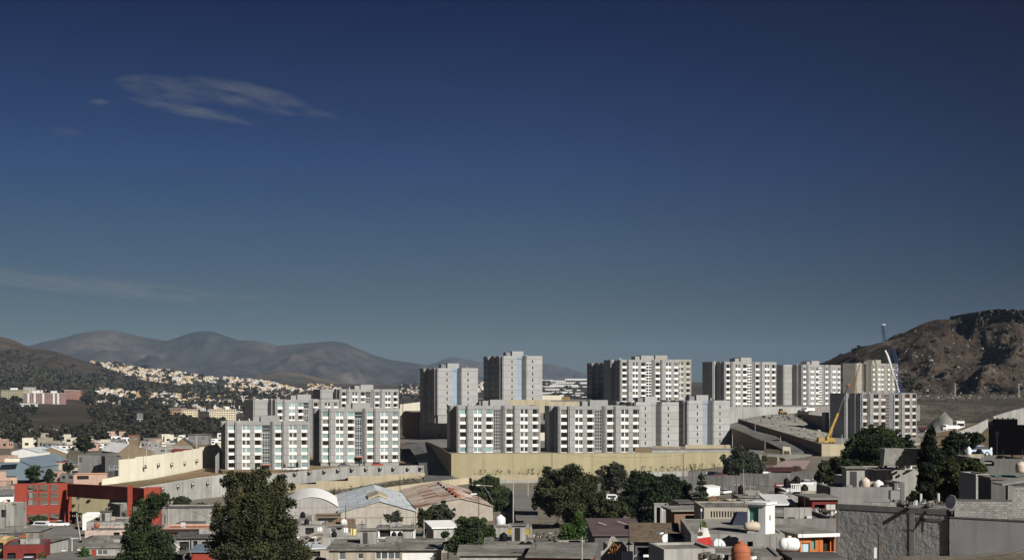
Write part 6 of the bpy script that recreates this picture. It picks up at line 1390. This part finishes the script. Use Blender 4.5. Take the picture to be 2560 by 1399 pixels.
# wires
def wire(label, a, b, sag, r=.03):
    a, b = P(*a), P(*b); o0 = a.copy(); mb = MB(); n = 10
    pt = lambda f: a.lerp(b, f)-Vector((0, 0, sag*4*f*(1-f)))-o0
    for i in range(n): mb.tube(pt(i/n), pt((i+1)/n), r, r, 4)
    tag(mb.build('wire', metal_d, None, o0), label, 'wire')
wire('black wire sagging across the smooth wall at the bottom right', (2440,1392,104), (2600,1358,104), .25, .02); wire('black wire from the wooden post to the rough wall', (2200,1352,99.5), (2300,1385,104), .2, .02)
wire('thin wire from the leaning pole over the street', (196,1290,300), (420,1262,330), 1.0, .03)
for a_, b_, l_ in (((13,1256,330),(204,1284,300),'thin wire from the left edge pole to the leaning street pole'),((1841,1206,230),(1655,1264,160),'thin wire from the crossarm pole down to the maroon roof'),((1875,1210,228),(2100,1190,190),'thin wire from the crossarm pole to the grey yard wall'),((1197,1240,185),(864,1264,333),'thin wire from the lamp pole to the silver roofed warehouse'),((1283,1188,300),(1320,1182,400),'thin wire between the two road poles'),((1731,1180,402),(1859,1174,330),'thin wire above the grey block wall'),((180,1346,262),(420,1252,345),'thin wire from the street lamp to the salmon house'),((420,1252,345),(864,1266,333),'long thin wire behind the eucalyptus')): wire(l_, a_, b_, .8, .025)
wire('thin wire along the ochre wall', (1380,1130,462), (1708,1136,425), 1.2, .03)

# ------------------------------------------------------------------ vehicles
def vehicle(label, px, py, D, rot, L_=4.3, Wd=1.75, kind='car', paint=None, cat='car', name='parked_car', z=None, s=1):
    p = P(px, py, D)
    root = empty(name, p, math.radians(rot), label, cat); paint = paint or car_w
    def loft(secs, mat, nm, w0, w1=None):
        mb = MB(); ys = (-Wd/2*w0, Wd/2*w0); yt = (-Wd/2*(w1 or w0), Wd/2*(w1 or w0))
        n = len(secs); b = 0
        zs = [z for _, z in secs]; zm, zx = min(zs), max(zs)
        for sgn in (0, 1):
            for x, z in secs:
                f = (z-zm)/max(zx-zm, .01); mb.v.append((x*s, (ys[sgn]*(1-f)+yt[sgn]*f)*s, z*s))
        mb.f.append(tuple(range(n))); mb.f.append(tuple(reversed(range(n, 2*n)))); mb.m += [0, 0]
        for i in range(n): j = (i+1) % n; mb.f.append((j, i, n+i, n+j)); mb.m.append(0)
        return mb.build(nm, mat, root)
    h = L_/2
    if kind == 'car':
        loft([(-h,.35),(h,.35),(h,.6),(h-.15,.82),(h-1.1,.92),(-h+.5,.95),(-h+.05,.85)], paint, 'body', 1.0, .94)
        loft([(h-1.15,.92),(h-1.75,1.40),(-h+1.2,1.42),(-h+.55,.95)], glass_m, 'windows', .92, .76); loft([(h-1.72,1.405),(-h+1.15,1.425),(-h+1.15,1.48),(h-1.75,1.46)], paint, 'roof', .78)
    elif kind == 'van':
        loft([(-h,.35),(h,.35),(h,.9),(h-.5,1.05),(h-.9,1.75),(h-1.2,1.85),(-h+.1,1.85),(-h,1.7)], paint, 'body', 1.0, .86); loft([(h-1.0,1.12),(h-1.15,1.6),(-h+.3,1.6),(-h+.3,1.12)], glass_m, 'windows', 1.005, .93)
    elif kind == 'pickup':
        loft([(-h,.4),(h,.4),(h,.85),(h-.2,1.0),(h-1.5,1.05),(-h,1.05)], paint, 'body', 1.0); loft([(h-1.5,1.05),(h-2.0,1.6),(h-3.1,1.62),(h-3.2,1.05)], glass_m, 'windows', .9, .78); loft([(h-1.98,1.605),(h-3.1,1.625),(h-3.1,1.68),(h-2.0,1.66)], paint, 'roof', .8)
        MB().box((-h+.15)*s, (h-3.3)*s, -.7*s, .7*s, 1.051*s, 1.06*s).build('cargo_bed', metal_d, root)
    elif kind == 'truck':
        loft([(h-1.9,.5),(h,.5),(h,1.3),(h-.25,2.3),(h-1.9,2.35)], paint, 'cab', 1.0); loft([(h-.02,1.35),(h-.22,2.15),(h-1.2,2.15),(h-1.2,1.35)], glass_m, 'windows', 1.01)
        loft([(-h,.75),(h-2.0,.75),(h-2.0,2.0),(-h,2.0)], car_dk if paint is not car_w else white, 'cargo_box', 1.05); loft([(-h,.5),(h-1.9,.5),(h-1.9,.74),(-h,.74)], metal_d, 'chassis', .6)
    r_ = .32 if kind in ('car', 'van', 'pickup') else .45
    for x in (-h+.85, h-.85):
        for y in (-1, 1):
            w = MB().tube((x*s, y*(Wd/2-.2)*s, r_*s), (x*s, y*(Wd/2+.02)*s, r_*s), r_*s, r_*s, 12).build('wheel', tyre_m, root)
            MB().tube((x*s, y*(Wd/2+.02)*s, r_*s), (x*s, y*(Wd/2+.035)*s, r_*s), r_*.55*s, r_*.5*s, 10).build('rim', galv, w)
    for y in (-.6, .6): MB().box(h*s, (h+.03)*s, (y*Wd/2*1.1-.14)*s, (y*Wd/2*1.1+.14)*s, .62*s, .78*s).build('headlight', whitep, root); MB().box((-h-.03)*s, -h*s, (y*Wd/2*1.1-.12)*s, (y*Wd/2*1.1+.12)*s, .62*s, .80*s).build('tail_light', car_r, root)
    return root
def on_ground(px, py, D): return zat(gz(xat(px, D), D), D)
vehicle('white van parked beside the red gate', 101, 1318.5, 372, 170, 4.4, 1.75, 'van', M('car_silver', (.6,.61,.62), rough=.3), 'van')
vehicle('white pickup truck parked before the red gate', 148, 1315.5, 370, 5, 5.2, 1.8, 'pickup', car_w, 'pickup truck', 'parked_pickup')
vehicle('white car parked beside the white shed', 1813, 1234, 400, 48, 4.2, 1.75, 'car', car_w)
vehicle('white car parked at the block wall behind the dark red house', 2019, 1215, 300, 12, 4.2, 1.75, 'car', car_w); vehicle('white car half hidden by the bush beside the block wall', 2037, 1214, 305, 10, 4.0, 1.75, 'car', car_w)
vehicle('white car under the round pepper tree', 1904, 1185, 436, 20, 4.2, 1.75, 'car', car_w)
vehicle('dark flatbed truck on the road by the gate paving', 1958, 1183, 440, 6, 11, 2.4, 'truck', car_dk, 'truck', 'parked_truck')
vehicle('small white delivery van on the road by the ochre wall', 1776, 1192, 440, 160, 3.8, 1.7, 'van', car_w, 'van')
vehicle('red car lying low beside the grey block wall', 1800, 1191.5, 430, 4, 4.2, 1.7, 'car', M('car_dull_red', (.12,.035,.025), rough=.4))
vehicle('red car parked before the seven storey left block', 944, 1164.5, 500, 5, 4.2, 1.75, 'car', car_r); vehicle('dark car parked before the seven storey left block', 860, 1166.5, 500, 12, 4.2, 1.75, 'car', M('car_grey', (.12,.13,.14), rough=.3))
vehicle('white car parked before the nearest left block', 737, 1174.5, 497, 4, 4.2, 1.75, 'car', car_w); vehicle('second white car at the wall before the nearest left block', 722, 1175, 496, 170, 4.0, 1.75, 'car', car_w)
vehicle('white truck cab behind the gravel lot', 2020, 1030, 648, 215, 6.5, 2.5, 'truck', car_w, 'truck', 'parked_truck'); vehicle('blue truck parked right of the unfinished block', 2297, 1079, 560, 200, 6.5, 2.4, 'truck', car_bl, 'truck', 'parked_truck')
vehicle('white and blue truck on the dirt slope at the right', 2374, 1076, 520, 195, 6.8, 2.4, 'truck', car_w, 'truck', 'parked_truck')
vehicle('white van roof showing among the dark trees', 1532, 1253, 345, 6, 3.4, 1.8, 'van', car_w, 'van'); vehicle('white car bonnet at the bottom left edge', 76, 1412, 236, 10, 4.2, 1.75, 'car', car_w)
r = empty('loader', P(1955, 1035, 640), math.radians(20), 'small yellow brown loader parked by the grey concrete wall', 'loader'); MB().box(-1.5,.8,-.9,.9,.6,1.5).build('body', crane_y, r); MB().box(-1.2,0,-.8,.8,1.51,2.6).build('cab', metal_d, r); MB().hexa([(2,-1.1,.1),(3,-1.1,.1),(3,1.1,.1),(2,1.1,.1)],[(2,-1.1,1),(2.3,-1.1,1),(2.3,1.1,1),(2,1.1,1)]).build('bucket', crane_y, r); MB().tube((.5,0,1.4),(2.2,0,.7),.18).build('arm', crane_y, r)
for a in (-.9,.5):
    for y in (-1,1): MB().tube((a,y*.75,.5),(a,y*1.05,.5),.5,.5,12).build('wheel', tyre_m, r)
house('small white box shed beside the parked car', 1767, 1803, 1218, 1243, 395, 3.2, 32, white, white, [], name='shed', cat='shed', eave=.15, slope=.3)
# ------------------------------------------------------------------ cranes
r = empty('mobile_crane', P(2064, 1109.5, 500), math.radians(6), 'yellow telescopic mobile crane leaning its boom before the unfinished block', 'crane')
MB().box(-3.0,3.2,-1.3,1.3,.55,1.35).build('carrier', crane_y, r); MB().box(-2.9,-1.0,-1.2,1.2,1.36,2.4).build('cab', crane_y, r); MB().box(.2,2.8,-1.1,1.1,1.36,2.3).build('engine_cover', crane_y, r)
for x in (-2.4,-1.2,1.2,2.4):
    for y in (-1,1): MB().tube((x,y*1.0,.45),(x,y*1.38,.45),.5,.5,12).build('wheel', tyre_m, r)
for x in (-3,3.2): MB().box(x-.15,x+.15,-2.2,2.2,.2,.5).build('outrigger', crane_y, r)
p0 = Vector((.6,0,1.9)); tip = P(2122,963,500)-P(2064,1109.5,500); br = (P(2096,1032,500)-P(2064,1109.5,500))
MB().tube(p0, br, .62, .55, 4).build('boom', crane_y, r); MB().tube(br, tip, .42, .34, 4).build('boom_extension', metal_d, r); MB().lathe([(.5,-.5),(.75,0),(.5,.5)], 8, o=tuple(tip)).build('boom_head', crane_o, r); MB().tube((1.9,0,1.6), p0.lerp(br,.55), .18).build('lift_ram', metal, r); MB().tube(tip, tip+Vector((0,0,-14)), .04).build('cable', metal_d, r)
r2 = empty('mobile_crane', P(2130, 985, 640), 0, 'second yellow crane boom showing above the unfinished block', 'crane'); t = P(2151, 904, 640)-P(2130, 985, 640); MB().tube((0,0,-8), t*.55, .6, .5, 4).build('boom', M('crane_dull', (.24,.17,.08), rough=.6), r2); MB().tube(t*.55, t, .4, .3, 4).build('boom_extension', M('crane_dull'), r2); MB().box(-2,2,-1.2,1.2,-10,-8).build('carrier', crane_y, r2)
def lattice(mb, a, b, w, n, r):
    a, b = Vector(a), Vector(b); d = (b-a).normalized(); s = d.orthogonal().normalized(); u = d.cross(s)
    cs = [s*w/2+u*w/2, -s*w/2+u*w/2, -s*w/2-u*w/2, s*w/2-u*w/2]
    for c in cs: mb.tube(a+c, b+c, r*1.4, r*1.4, 4)
    for i in range(n):
        p, q = a.lerp(b, i/n), a.lerp(b, (i+1)/n)
        for k in range(4): mb.tube(p+cs[k], q+cs[(k+1) % 4], r, r, 4); mb.tube(p+cs[k], p+cs[(k+1) % 4], r, r, 4)
r3 = empty('lattice_crane', P(2250, 982, 660), 0, 'crawler crane with white boom and blue lattice behind the unfinished block', 'crane'); b = P(2250, 982, 660); f = lambda px, py: P(px, py, 660)-b
mb = MB(); bz = [f(2247,982), f(2238,950), f(2228,915), f(2219,888), f(2213,875)]; mb = MB(); [mb.tube(p_, q_, .62-.06*i_, .56-.06*i_, 6) for i_, (p_, q_) in enumerate(zip(bz, bz[1:]))]; mb.build('boom', crane_w, r3); mb = MB(); lattice(mb, f(2249, 980), f(2229, 872), 2.3, 16, .085); mb.build('mast', crane_b, r3); MB().tube(f(2213,876), f(2190,896), .05).build('cable', metal_d, r3); MB().box(-2.5,3,-1.5,1.5,-3,.5).build('body', crane_b, r3)
r4 = empty('lattice_crane', P(2216, 900, 1350), 0, 'distant blue lattice crane top rising over the rocky hill crest', 'crane'); b = P(2216, 900, 1350); f = lambda px, py: P(px, py, 1350)-b
mb = MB(); lattice(mb, f(2222, 905), f(2209, 811), 4.0, 12, .20); mb.build('mast', M('crane_pale_blue', (.07,.12,.18), rough=.5), r4); MB().box(f(2206,811).x, f(2213,811).x, -1, 1, f(0,813).z, f(0,810).z).build('mast_head', crane_w, r4); MB().tube(f(2205.5,812), f(2205.5,870), .1).build('cable', metal_d, r4); MB().tube(f(2213,812), f(2228,862), .1).build('cable', metal_d, r4)
# ------------------------------------------------------------------ right side bits
mb = MB(); n = 22
prof = [(2288,1094,1094),(2310,1082,1093),(2340,1058,1092),(2352,1046,1091),(2372,1030,1090),(2385,1046,1089),(2400,1060,1088),(2412,1064,1086)]
rs = np.random.default_rng(4); V = []; 
for j in range(7):
    q = j/6
    for i, (x, t_, b_) in enumerate(prof): base = P(x, b_, 600); top = P(x, t_, 600); s_ = math.sin(math.pi*q); V.append((base.x, 588+q*34, base.z-2+(top.z-base.z+2)*s_+rs.normal()*.25))
mb.v = V; k = len(prof)
for j in range(6):
    for i in range(k-1): mb.f.append((j*k+i, j*k+i+1, (j+1)*k+i+1, (j+1)*k+i)); mb.m.append(0)
o = mb.build('gravel_pile', gravel_m, smooth=True); tag(o, 'tall heap of grey gravel right of the unfinished block', 'gravel heap')
wall('pale concrete wall climbing diagonally at the right', [(2392,1080,1092,470),(2440,1062,1080,480),(2470,1047,1052,492)], greywall, panel=5, low=2)
wall('pale wall higher up at the right edge', [(2485,1040,1056,520),(2530,1026,1044,560),(2600,1010,1034,580)], grey_l, panel=6, low=6)
house('hillside shed with a dark mouth on the gravel heap slope', 2392, 2412, 1052, 1066, 560, 4, 5, white, roofd, [(.05,.95,.1,.6,'dark')], name='shed', cat='shed')
r = empty('hoarding', P(2473, 1136, 205), math.radians(-9), 'big plain black hoarding at the right edge', 'hoarding'); MB().box(0,7.2,0,.5,.0,4.4).build('panel', black_shaded, r); MB().box(.6,4.0,.1,.4,4.41,5.2).build('top_box', black_shaded, r)
for k in (.8,3.4,6.2): MB().tube((k,.9,-5),(k,.9,4),.14).build('leg', metal_d, r)
m = MB()
for k in range(9): m.box(.7+k*.37, .95+k*.37, .15,.35, 5.2, 5.28+.12*(k % 2))
m.build('top_fringe', black_shaded, r)
wall('white slanted wall end left of the black hoarding', [(2448,1128,1141,205),(2476,1118,1141,203)], white, low=1)
for x, y, h_, lab in ((2422,1138,1.2,'white figure shaped water container under the dark spreading tree'),):
    tank(lab, x, y, 192, .35, h_, whitep)
vehicle('white and blue car half hidden under the dark spreading tree', 2441, 1139, 196, 190, 4.0, 1.7, 'car', M('car_pale_blue', (.5,.6,.75), rough=.3))
mb = MB()
for _ in range(420):
    f = rnd.random(); p = P(rnd.uniform(1225,1390), rnd.uniform(1290,1317), 268+rnd.uniform(-14,14)); p.z = gz(p.x, p.y)+1.9*max(0, 1-abs(p.y-270)/14)*rnd.random(); rock(mb, p, rnd.uniform(.2,.8), rnd.choice([0,1,1,2]))
tag(mb.build('rubble', [MATS['rock_brown'], MATS['rock_grey'], MATS['rock_pale']]), kind='stuff')
# loose clutter lying on the near roofs
mb = MB(); cl = [wood_p, galv, MATS['rock_pale'], MATS['rock_brown'], grey_d, metal, white]
for x0, x1, y0, y1, D, n, hs in ((1600,1690,1330,1360,131,60,.16),(1930,1985,1280,1296,138,40,.25),(2030,2090,1275,1296,134,34,.25),(1590,1650,1385,1398,118,20,.25),(2180,2300,1165,1172,183,14,.3),(740,805,1340,1365,262,60,.4),(2250,2360,1256,1262,119,24,.25),(1740,1900,1388,1398,91,26,.25),(850,1030,1350,1356,238,20,.35),(1960,2070,1222,1230,202,14,.3)):
    for _ in range(n):
        p = P(rnd.uniform(x0,x1), rnd.uniform(y0,y1), D+rnd.uniform(-1,2)); a = rnd.uniform(.05,hs); mb.hexa(*[[(p.x+c*dx-s*dy, p.y+s*dx+c*dy, p.z+z) for dx, dy in ((-a*2,-.08),(a*2,-.08),(a*2,.12),(-a*2,.12))] for z in (-.1, rnd.uniform(.06,.35)) for c, s in ((math.cos(1),math.sin(1)),)], rnd.randrange(7))
tag(mb.build('debris', cl), kind='stuff')
# timber on the shack roof: every plank a thing of its own, lying loose
WP = [M('plank_worn', (.19,.14,.095), var=.3, obj=.3), M('plank_grey', (.24,.22,.19), var=.25, obj=.3), M('plank_red', (.20,.09,.06), var=.3, obj=.2)]
PLM = [MB().box(-1.3,1.3,-.12,.12,0,.07).mesh('plank', m_) for m_ in WP]
for i in range(34):
    f = rnd.random(); p = P(rnd.uniform(1592,1686), 1364-26*f, 128.2+6.5*f); p.z += .25+.1*f
    o = put('plank', PLM[i % 3], None, p, rnd.gauss(.25,.35)); o.rotation_euler.x = rnd.uniform(-.05,.12); o.scale = (rnd.uniform(.4,1.1), rnd.uniform(.6,1.6), 1); tag(o, ('brown','grey','reddish')[i % 3]+' worn plank lying loose on the shack roof', 'plank', ('brown','grey','reddish')[i % 3]+' planks on the shack roof')
# stones, puddled patches and building waste on the gravel lot
mb = MB()
for _ in range(420):
    f = rnd.random(); g_ = rnd.random(); a = P(1850,1047,604).lerp(P(2056,1108,494), f); b = P(1990,1033,645).lerp(P(2078,1100,522), f); p = a.lerp(b, g_); rock(mb, p, rnd.choice([.2,.3,.3,.5,.9])*rnd.uniform(.6,1.2), rnd.choice([0,1,1,2,3]))
tag(mb.build('building_rubble', [MATS['rock_brown'], MATS['rock_grey'], MATS['rock_pale'], M('waste_dark', (.04,.038,.035))]), kind='stuff')
# ------------------------------------------------------------------ air
hz = MB().box(-13000, 13000, -600, 15500, CZ-70, CZ+640).build('haze', None) if False else None
me = MB().box(-13000, 13000, -600, 15500, CZ-75, CZ+660).mesh('haze', [])if False else None
def haze():
    mb = MB().box(-13500, 13500, -700, 15500, -60.0, CZ+430); me = bpy.data.meshes.new('haze'); me.from_pydata(mb.v, [], mb.f)
    mt = bpy.data.materials.new('haze_air'); mt.use_nodes = True; nt = mt.node_tree; nt.nodes.clear()
    o = nt.nodes.new('ShaderNodeOutputMaterial'); v = nt.nodes.new('ShaderNodeVolumePrincipled'); nt.links.new(v.outputs[0], o.inputs['Volume'])
    v.inputs['Color'].default_value = (.50, .70, 1.0, 1); v.inputs['Density'].default_value = HAZE; v.inputs['Anisotropy'].default_value = .0
    me.materials.append(mt); q = put('haze', me); q['kind'] = 'stuff'; q.display_type = 'WIRE'
HAZE = 3.4e-5
haze()
